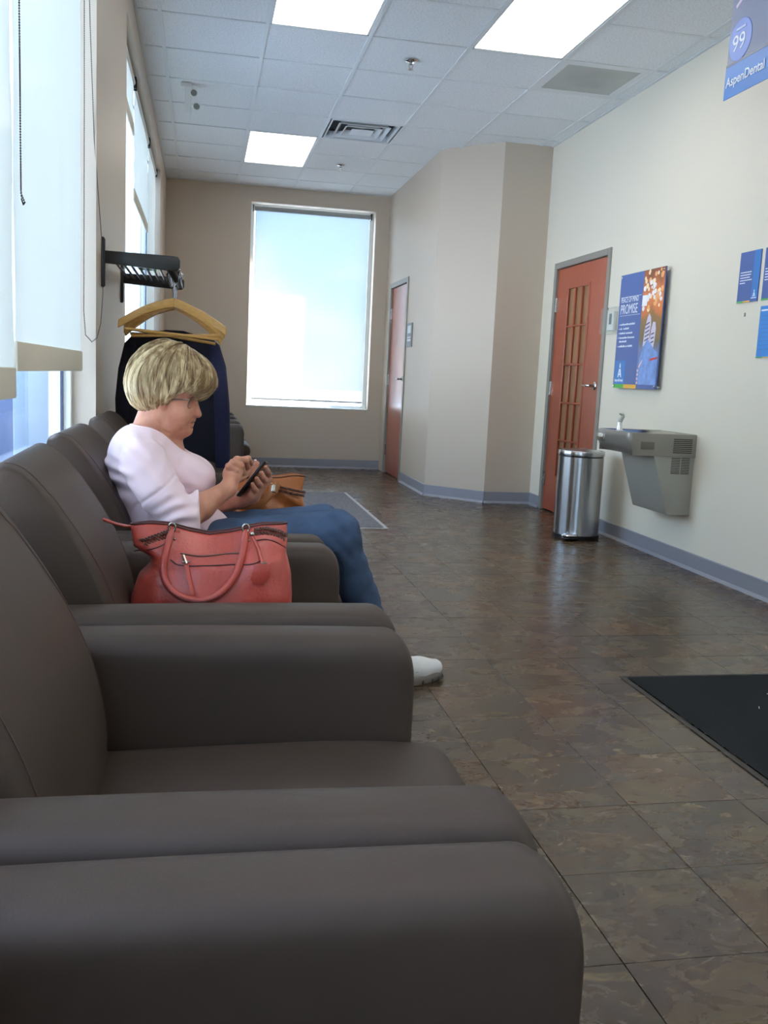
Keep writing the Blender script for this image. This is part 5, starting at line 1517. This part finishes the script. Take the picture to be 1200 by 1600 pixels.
def hair_mat(name, dk, lt):
    mt, t, p = new_mat(name); nd, lk = t.nodes.new, t.links.new
    at = nd('ShaderNodeAttribute'); at.attribute_name = 'tone'
    g = nd('ShaderNodeNewGeometry'); mpn = nd('ShaderNodeMapping'); mpn.inputs['Scale'].default_value = (1, 1, .22); mpn.inputs['Rotation'].default_value = (0, .55, 0)
    n = nd('ShaderNodeTexNoise'); n.inputs['Scale'].default_value = 75; n.inputs['Detail'].default_value = 4
    lk(g.outputs['Position'], mpn.inputs[0]); lk(mpn.outputs[0], n.inputs[0])
    ad = nd('ShaderNodeMath'); ad.operation = 'ADD'; lk(n.outputs['Fac'], ad.inputs[0]); lk(at.outputs['Fac'], ad.inputs[1])
    r_ = nd('ShaderNodeValToRGB'); r_.color_ramp.elements[0].position = .38; r_.color_ramp.elements[1].position = .78
    r_.color_ramp.elements[0].color = lin(dk); r_.color_ramp.elements[1].color = lin(lt)
    lk(ad.outputs[0], r_.inputs[0]); lk(r_.outputs[0], p.inputs['Base Color'])
    p.inputs['Roughness'].default_value = .42; p.inputs['Specular IOR Level'].default_value = .35
    return mt
hairm = hair_mat('blonde_hair', (128, 100, 66), (226, 204, 160))
ho = np_obj('hair', V, Q, hairm, wom, 1)

rs = np.random.RandomState(5)
cen = np.array([-0.100, YC, 1.0])
K = 14; NL = 210
Pl = []; tone_l = []; wid_l = []
lean = 0.30                                    # the parting sits forward of the crown, the locks sweep back and down from it
cl_, sl_ = math.cos(lean), math.sin(lean)
def strand(az0, ta, tb, jit, up=0.0):
    p_ = np.zeros((K, 3))
    for k in range(K):
        t = ta + (tb - ta) * k / (K - 1)
        pol = .12 + t * 2.1
        a = az0 + .16 * math.sin(2.2 * pol + 3 * az0) + jit * (t - ta) + .95 * t * math.sin(az0) * (1 - math.cos(az0)) * .5
        d = np.array([math.sin(pol) * math.cos(a), math.sin(pol) * math.sin(a), math.cos(pol)])
        d = np.array([d[0] * cl_ + d[2] * sl_, d[1], -d[0] * sl_ + d[2] * cl_]); d = np.array([d[0], d[1] * .94 + d[2] * .34, -d[1] * .34 + d[2] * .94])
        p = cen + d * .16
        lf = .0012 + (.0010 + up) * math.sin(math.pi * min(1, 1.15 * k / (K - 1)))
        for _ in range(8):
            dd = float(hair_sdf(p[0], p[1], p[2])); p = p - d * (dd - lf)
        zl = float(hair_low(p[0], p[1]))
        p_[k] = p
        if p[2] < zl + .022:                       # tips tuck in towards the head
            c_ = (zl + .022 - p[2]) / .03; p_[k] = p - d * .011 * min(1.3, c_)
        if p[2] < zl - .006: return p_[:k + 1]
    return p_
for l_ in range(NL):
    az0 = rs.uniform(-math.pi, math.pi); ta = rs.uniform(0, .40) * (rs.rand() < .75); tb = ta + rs.uniform(.65, 1.0); tn_ = rs.normal(0, .12); jt = rs.normal(0, .25); up_ = rs.uniform(0, .006)
    for q in range(13):
        st_ = strand(az0 + rs.normal(0, .030), ta + rs.uniform(0, .04), tb + rs.uniform(-.06, .06), jt + rs.normal(0, .06), up_ + rs.uniform(0, .001))
        if len(st_) > 4: Pl.append(st_); tone_l.append(tn_ + rs.normal(0, .04)); wid_l.append(rs.uniform(.0008, .0017))
for q in range(26):                                # fly-aways
    az0 = rs.uniform(-2.6, .6); st_ = strand(az0, rs.uniform(0, .3), .6, rs.normal(0, .6)); n_ = len(st_)
    nrm_ = st_ - cen; nrm_ /= np.linalg.norm(nrm_, axis=1)[:, None]
    Pl.append(st_ + nrm_ * (np.linspace(0, 1, n_) ** 2)[:, None] * rs.uniform(.004, .016)); tone_l.append(.05); wid_l.append(.0004)
verts = []; faces = []; tn = []
for s_i, pts in enumerate(Pl):
    b0 = len(verts); n_ = len(pts)
    for k in range(n_):
        tdir = pts[min(k + 1, n_ - 1)] - pts[max(k - 1, 0)]; tdir /= (np.linalg.norm(tdir) + 1e-9)
        nrm = pts[k] - cen; nrm /= np.linalg.norm(nrm); sd = np.cross(tdir, nrm)
        wd = wid_l[s_i] * (1 - (k / (n_ - 1)) ** 3 * .85) * (0.4 + 0.6 * min(1, k / 2))
        verts += [pts[k] - sd * wd, pts[k] + nrm * wd * .8, pts[k] + sd * wd]; tn += [tone_l[s_i]] * 3
        if k:
            a = b0 + 3 * (k - 1); faces += [(a, a + 1, a + 4, a + 3), (a + 1, a + 2, a + 5, a + 4)]
o = MB(); o.v = [tuple(map(float, p)) for p in verts]; o.f = faces
so = o.build('hair_strands', hairm, wom, smooth=True, kind='stuff', angle=180)
at = so.data.attributes.new('tone', 'FLOAT', 'POINT'); at.data.foreach_set('value', tn)

# glasses
gm = mat('glasses_frame', (96, 84, 80), 0.25, metal=0.6)
lens_m = clear_mat(0.22)
for s_ in (-1, 1):
    cxg, cyg, czg = -0.0185, YC + s_ * .031, 0.950
    pts = []
    for k in range(24):
        an = 2 * math.pi * k / 24
        w_ = .025 * math.copysign(abs(math.cos(an)) ** .7, math.cos(an)); h_ = .0165 * math.copysign(abs(math.sin(an)) ** .7, math.sin(an))
        pts.append(HR((cxg - abs(w_ + s_ * .012) * .16 + h_ * .25, cyg + w_, czg + h_)))
    fr_ = MB().tube(pts, .0013, 6, closed=True).build('glasses_rim', gm, wom, smooth=True)
    MB().add([(p[0], p[1], p[2]) for p in pts], [tuple(range(24))]).build('lens', lens_m, fr_)
    MB().tube([HR((cxg - .005, YC + s_ * .056, czg + .008)), HR((-0.05, YC + s_ * .067, .959)), HR((-0.105, YC + s_ * .074, .955)), HR((-0.120, YC + s_ * .072, .940))], .0020, 6).build('glasses_temple', gm, wom, smooth=True)
MB().tube([HR((-0.017, YC - .008, .952)), HR((-0.010, YC, .955)), HR((-0.017, YC + .008, .952))], .0013, 6).build('glasses_bridge', gm, wom, smooth=True)
brow = mat('eyelash_brown', (70, 48, 36), 0.7)
lipm = mat('lips_rose', (150, 78, 70), 0.4)
for s_ in (-1, 1):
    MB().tube([HR((-0.0335, YC + s_ * .018, .9415)), HR((-0.0265, YC + s_ * .030, .9395)), HR((-0.0345, YC + s_ * .043, .9425))], .0015, 5).build('eyelashes', brow, wom, smooth=True)
    MB().tube([HR((-0.008, YC + s_ * .016, .971)), HR((-0.009, YC + s_ * .030, .975)), HR((-0.024, YC + s_ * .044, .971))], [.0018, .0022, .0012], 6).build('eyebrow', brow, wom, smooth=True)
MB().tube([HR(q_) for q_ in ((-0.044, YC - .0225, .8895), (-0.0300, YC - .0135, .8922), (-0.0235, YC, .8920), (-0.0300, YC + .0135, .8922), (-0.044, YC + .0225, .8895))], [.0008, .0017, .0022, .0017, .0008], 6).build('lips', lipm, wom, smooth=True)
MB().tube([(-0.10, YC + .05, .835), (-0.075, YC + .040, .812), (-0.052, YC + .022, .795), (-0.045, YC, .786), (-0.052, YC - .022, .795), (-0.075, YC - .040, .812), (-0.10, YC - .05, .835)], .0009, 5).build('necklace', mat('necklace_gold', (190, 150, 80), 0.25, metal=1.0), wom, smooth=True)
# wristwatch band glimpsed on the near wrist
# phone in her hands
r = root('smartphone', tuple(map(float, cph)), 'dark smartphone held in the seated woman\'s hands', 'phone')
ph_m = mat('phone_black', (26, 18, 20), 0.3)
v = [PH(a, b, c) for c in (-.004, .004) for a, b in ((-.068, -.034), (.068, -.034), (.068, .034), (-.068, .034))]
MB().add(v, [(0, 3, 2, 1), (4, 5, 6, 7), (0, 1, 5, 4), (1, 2, 6, 5), (2, 3, 7, 6), (3, 0, 4, 7)]).build('case', ph_m, r, bevel=0.003, seg=3)
v = [PH(a, b, .0044) for a, b in ((-.060, -.030), (.060, -.030), (.060, .030), (-.060, .030))]
MB().add(v, [(0, 1, 2, 3)]).build('screen', emit('phone_screen', (120, 126, 140), 0.12), r)

# ------------------------------------------------------------------ bags
def leather_bag(name, rgb):
    return mat(name, rgb, 0.36, spec=0.5, bump=0.55, bscale=150, vary=0.16, vscale=14, coat=0.12)
red_l = leather_bag('red_leather', (166, 64, 54)); tan_l = leather_bag('tan_leather', (166, 96, 44))
edge_d = mat('dark_leather_edge', (66, 26, 24), 0.5); braid_d = mat('braid_brown', (92, 58, 48), 0.5)
nick = mat('aged_nickel', (176, 168, 158), 0.25, metal=1.0)

def braid(parent, pts, nrm, sz=0.0055, mt=braid_d):
    """two rows of twisted leather cord along a polyline"""
    P = [Vector(p) for p in pts]; seg = [(P[i + 1] - P[i]).length for i in range(len(P) - 1)]; tot = sum(seg)
    nn = Vector(nrm); o = MB(); n = int(tot / .0014)
    for row in (-1, 1):
        for ph in (0, math.pi):
            path = []
            for i in range(n + 1):
                d = tot * i / n; k = 0
                while k < len(seg) - 1 and d > seg[k]: d -= seg[k]; k += 1
                c = P[k].lerp(P[k + 1], min(1, d / seg[k])); t = (P[k + 1] - P[k]).normalized(); b = nn.cross(t).normalized()
                an = 2 * math.pi * (tot * i / n) / .0135 + ph
                path.append(c + b * (row * sz * .95 + math.cos(an) * .0029) + nn * (.002 + math.sin(an) * .0026))
            o.tube(path, .0021, 5)
    return o.build('braid_trim', mt, parent, smooth=True)

# red tote: cross sections stacked in z, pinched under the rim
r = root('tote_bag', (0.03, 2.04, 0.436), 'red leather tote bag with braided trim standing on an armchair seat', 'bag')
rim_z = lambda x: float(np.interp(x, [-.15, -.107, -.068, -.016, .024, .077, .13, .19], [.708, .713, .711, .697, .690, .699, .713, .716]))
lx = lambda z: float(np.interp(z, [.436, .50, .55, .60, .625, .645, .668, .73], [-.125, -.145, -.146, -.130, -.104, -.104, -.140, -.150]))
rx_ = lambda z: float(np.interp(z, [.436, .50, .56, .61, .655, .68, .73], [.180, .205, .206, .202, .190, .192, .190]))
v = []; f = []; na, nzz = 96, 46
def tote_pt(u, t):
    a = 2 * math.pi * u; ca, sa = math.cos(a), math.sin(a)
    ca_, sa_ = math.copysign(abs(ca) ** .55, ca), math.copysign(abs(sa) ** .62, sa)
    z0 = .437 + t * .28
    xl, xr = lx(z0), rx_(z0); cx = (xl + xr) / 2; hx = (xr - xl) / 2
    x = cx + hx * ca_
    z = .437 + t * (rim_z(x) - .437)
    hy = float(np.interp(t, [0, .12, .45, .72, .85, .95, 1.0], [.070, .100, .098, .078, .052, .026, .014]))
    pl = 1 + .035 * math.sin(17 * x * 6 + 9 * z) * math.sin(math.pi * t) + .03 * math.sin(60 * x - 30 * z) * max(0, 1 - abs(t - .72) / .2)
    y_ = 2.045 + hy * sa_ * pl - 0.006 * t
    # soft drape folds running down from the handle rings
    if sa < 0:
        for xr_, w_ in ((-.060, .020), (.100, .020)):
            y_ += .010 * math.exp(-((x - xr_ - (1 - t) * .05) / w_) ** 2) * math.sin(math.pi * min(1, (1 - t) * 1.6)) * (1 if xr_ < 0 else -1)
        y_ -= .006 * math.sin(22 * x + 14 * z) * math.sin(math.pi * t)
    return (x, y_, z)
for i in range(nzz + 1):
    for k in range(na): v.append(tote_pt(k / na, i / nzz))
for i in range(nzz):
    for k in range(na): f.append((i * na + k, i * na + (k + 1) % na, (i + 1) * na + (k + 1) % na, (i + 1) * na + k))
f.append(tuple(range(na - 1, -1, -1)))
MB().add(v, f).build('bag_body', red_l, r, smooth=True, angle=80, solid=0.003)
MB().tube([tote_pt(k / 64, 1.0) for k in range(64)], .0022, 6, closed=True).build('rim_edge', edge_d, r, smooth=True)
def spath(L_, n=5):
    P_ = []
    for (a_, b_), (c_, d_) in zip(L_[:-1], L_[1:]):
        for q in range(n): P_.append((a_ + (c_ - a_) * q / n, b_ + (d_ - b_) * q / n))
    P_.append(L_[-1]); return P_
def front(x, z, off=0.002):
    """y of the tote's front surface at x,z"""
    best = None
    for k in range(na // 2, na):
        i = max(0, min(nzz, int(round((z - .437) / max(.01, (rim_z(x) - .437)) * nzz))))
        p = v[i * na + k]
        d = abs(p[0] - x)
        if best is None or d < best[0]: best = (d, p[1])
    return (x, best[1] - off, z)
braid(r, [front(-.141, .666), front(-.113, .676), front(-.087, .686), front(-.066, .693)], (0, -1, 0))
braid(r, [front(.118, .699), front(.144, .702), front(.171, .696), front(.187, .686)], (0, -1, 0))
# seam under the braid, dark piping
MB().tube(smooth_path([front(a, b, .001) for a, b in spath(((-.139, .648), (-.11, .660), (-.085, .668), (-.068, .676)))]), .0014, 5).build('piping', edge_d, r)
MB().tube(smooth_path([front(a, b, .001) for a, b in spath(((.115, .682), (.14, .686), (.165, .680), (.187, .664)))]), .0014, 5).build('piping', edge_d, r)
MB().tube(smooth_path([front(a, b, .0015) for a, b in spath(((-.060, .643), (-.047, .632), (-.02, .631), (.025, .632), (.07, .634), (.112, .636), (.132, .645)))]), .0014, 6).build('pocket_edge', edge_d, r)
MB().tube(smooth_path([front(a, b, .0015) for a, b in spath(((-.040, .655), (-.02, .652), (0.0, .649), (.03, .651), (.064, .655), (.085, .657)))]), .0018, 6).build('zipper', mat('zipper_dark', (96, 74, 64), 0.4, metal=0.5), r)
MB().tube([front(-.034, .652, .005), front(-.027, .636, .008)], .0035, 6).tube([front(-.036, .640, .008), front(-.020, .640, .008)], .0022, 6).build('zip_slider', nick, r, smooth=True)
MB().tube([front(-.027, .634, .006), front(-.022, .610, .008), front(-.012, .574, .008)], .0055, 8, flat=(1, .4)).build('zip_pull', red_l, r, smooth=True)
for x in (-.059, .099):
    rg_ = MB()
    c = front(x, .706, .008)
    rg_.tube([(c[0] + .007 * math.cos(a * math.pi / 8), c[1], c[2] + .009 * math.sin(a * math.pi / 8)) for a in range(16)], .0022, 8, closed=True)
    rg_.build('handle_ring', nick, r, smooth=True)
    q0 = front(x + .004, .700, .003); q1 = front(x + .012, .668, .003)
    MB().prism([(q0[0] - .010, .700), (q0[0] + .012, .700), (q0[0] + .016, .676), (q0[0] + .006, .664), (q0[0] - .006, .674)], 'y', q0[1] - .002, q0[1] + .002).build('handle_tab', red_l, r, bevel=.001)
    MB().ell(front(x + .006, .682, .004), (.003, .002, .003), 10, 6).build('rivet', nick, r, smooth=True)
hp = [(-.059, .700), (-.070, .660), (-.078, .622), (-.066, .590), (-.036, .568), (.006, .561), (.044, .575), (.074, .607), (.092, .655), (.099, .700)]
pts = []
for i in range(len(hp) - 1):
    for s_ in range(4):
        a = s_ / 4; x = hp[i][0] * (1 - a) + hp[i + 1][0] * a; z = hp[i][1] * (1 - a) + hp[i + 1][1] * a; pts.append(front(x, z, .010))
pts.append(front(*hp[-1], .010))
sm = [Vector(p) for p in pts]
for _ in range(4): sm = [sm[0]] + [(sm[i - 1] + sm[i] * 2 + sm[i + 1]) / 4 for i in range(1, len(sm) - 1)] + [sm[-1]]
hd = MB().tube(sm, [.0045] + [.0078] * (len(sm) - 2) + [.0045], 12).build('handle', red_l, r, smooth=True)
MB().tube([p + Vector((0, -.0074, -.0020)) for p in sm[2:-2]], .0011, 5).build('handle_stitch', edge_d, hd)
bk_ = [(-.06, 2.105, .705), (-.10, 2.12, .722), (-.15, 2.125, .716), (-.195, 2.125, .700), (-.215, 2.12, .700), (-.20, 2.115, .706), (-.14, 2.11, .714), (-.05, 2.11, .700)]
MB().tube([(-.10, 2.06, .688), (-.135, 2.075, .697), (-.160, 2.10, .692), (-.185, 2.12, .694), (-.214, 2.14, .701)], [.006, .006, .0058, .005, .005], 10, flat=(1, .7)).build('handle', red_l, r, smooth=True)
c = front(.124, .684, .006)
MB().tube([front(.114, .690, .004), front(.126, .668, .006), front(.134, .640, .007)], .0040, 8, flat=(1, .5)).build('tag_strap', red_l, r, smooth=True)
MB().ell(front(.113, .694, .006), (.006, .004, .006), 14, 8).build('stud', nick, r, smooth=True)
MB().tube([front(.128, .640, .007), front(.142, .640, .007)], .0022, 6).build('tag_buckle', nick, r)
tz = front(.13, .62, .005)[1]
MB().prism([(.118, .640), (.108, .606), (.119, .594), (.137, .595), (.150, .612), (.150, .640)], 'y', tz - .0035, tz - .0005).build('hang_tag', red_l, r, bevel=.001)

# tan bag on the far side of her lap
r = root('shoulder_bag', (0.25, 3.06, 0.45), 'tan leather shoulder bag with braided trim beyond the seated woman\'s hands', 'bag')
v = []; f = []; na, nzz = 72, 30
def tan_pt(u, t):
    a = 2 * math.pi * u; ca, sa = math.cos(a), math.sin(a)
    ca_, sa_ = math.copysign(abs(ca) ** .5, ca), math.copysign(abs(sa) ** .6, sa)
    hx = float(np.interp(t, [0, .2, .6, .8, 1], [.125, .140, .128, .120, .118])); cx = float(np.interp(t, [0, 1], [.215, .228]))
    x = cx + hx * ca_
    zr = .694 + .016 * math.sin((x - .09) / .26 * math.pi * .6) + .004 * math.sin(45 * x)
    z = .452 + t * (zr - .452)
    hy = float(np.interp(t, [0, .3, .7, 1], [.050, .060, .050, .034])) * (1 + .05 * math.sin(40 * x + 20 * z))
    x += .010 * math.sin(math.pi * t * 1.5 + 1.2) * (1 if ca > 0 else -.4)
    return (x, 3.072 + hy * sa_ + .012 * math.sin(42 * x + 16 * z + 2 * math.sin(30 * z)) * math.sin(math.pi * t), z)
for i in range(nzz + 1):
    for k in range(na): v.append(tan_pt(k / na, i / nzz))
for i in range(nzz):
    for k in range(na): f.append((i * na + k, i * na + (k + 1) % na, (i + 1) * na + (k + 1) % na, (i + 1) * na + k))
f.append(tuple(range(na - 1, -1, -1)))
MB().add(v, f).build('bag_body', tan_l, r, smooth=True, angle=80, solid=0.003)
MB().tube([tan_pt(k / 64, 1.0) for k in range(64)], .0022, 6, closed=True).build('rim_edge', mat('tan_edge_dark', (84, 44, 24), 0.5), r, smooth=True)
braid(r, [(.232, 3.018, .676), (.262, 3.016, .670), (.300, 3.014, .662), (.338, 3.020, .655)], (0, -1, 0), .0060)
st = mat('tan_strap', (150, 92, 48), 0.42, bump=.3, bscale=200)
MB().tube([(.085, 2.93, .655), (.12, 2.93, .622), (.160, 2.925, .626), (.200, 2.92, .642), (.222, 2.92, .668), (.228, 2.94, .690), (.222, 2.98, .690)], .011, 10, flat=(.55, 1)).build('handle', st, r, smooth=True)
MB().tube([(.10, 2.985, .640), (.15, 2.975, .640), (.20, 2.965, .650), (.236, 2.968, .668), (.246, 2.99, .690)], .011, 10, flat=(.55, 1)).build('handle', st, r, smooth=True)
MB().tube([(.226, 2.915, .672), (.229, 2.930, .690)], .0075, 10).build('handle_ring', nick, r, smooth=True)
MB().tube([(.345, 3.005, .610), (.335, 3.0, .598), (.350, 3.0, .592), (.338, 3.0, .604)], .0035, 6).build('zip_pull', mat('tan_pull_dark', (40, 34, 32), 0.4), r, smooth=True)
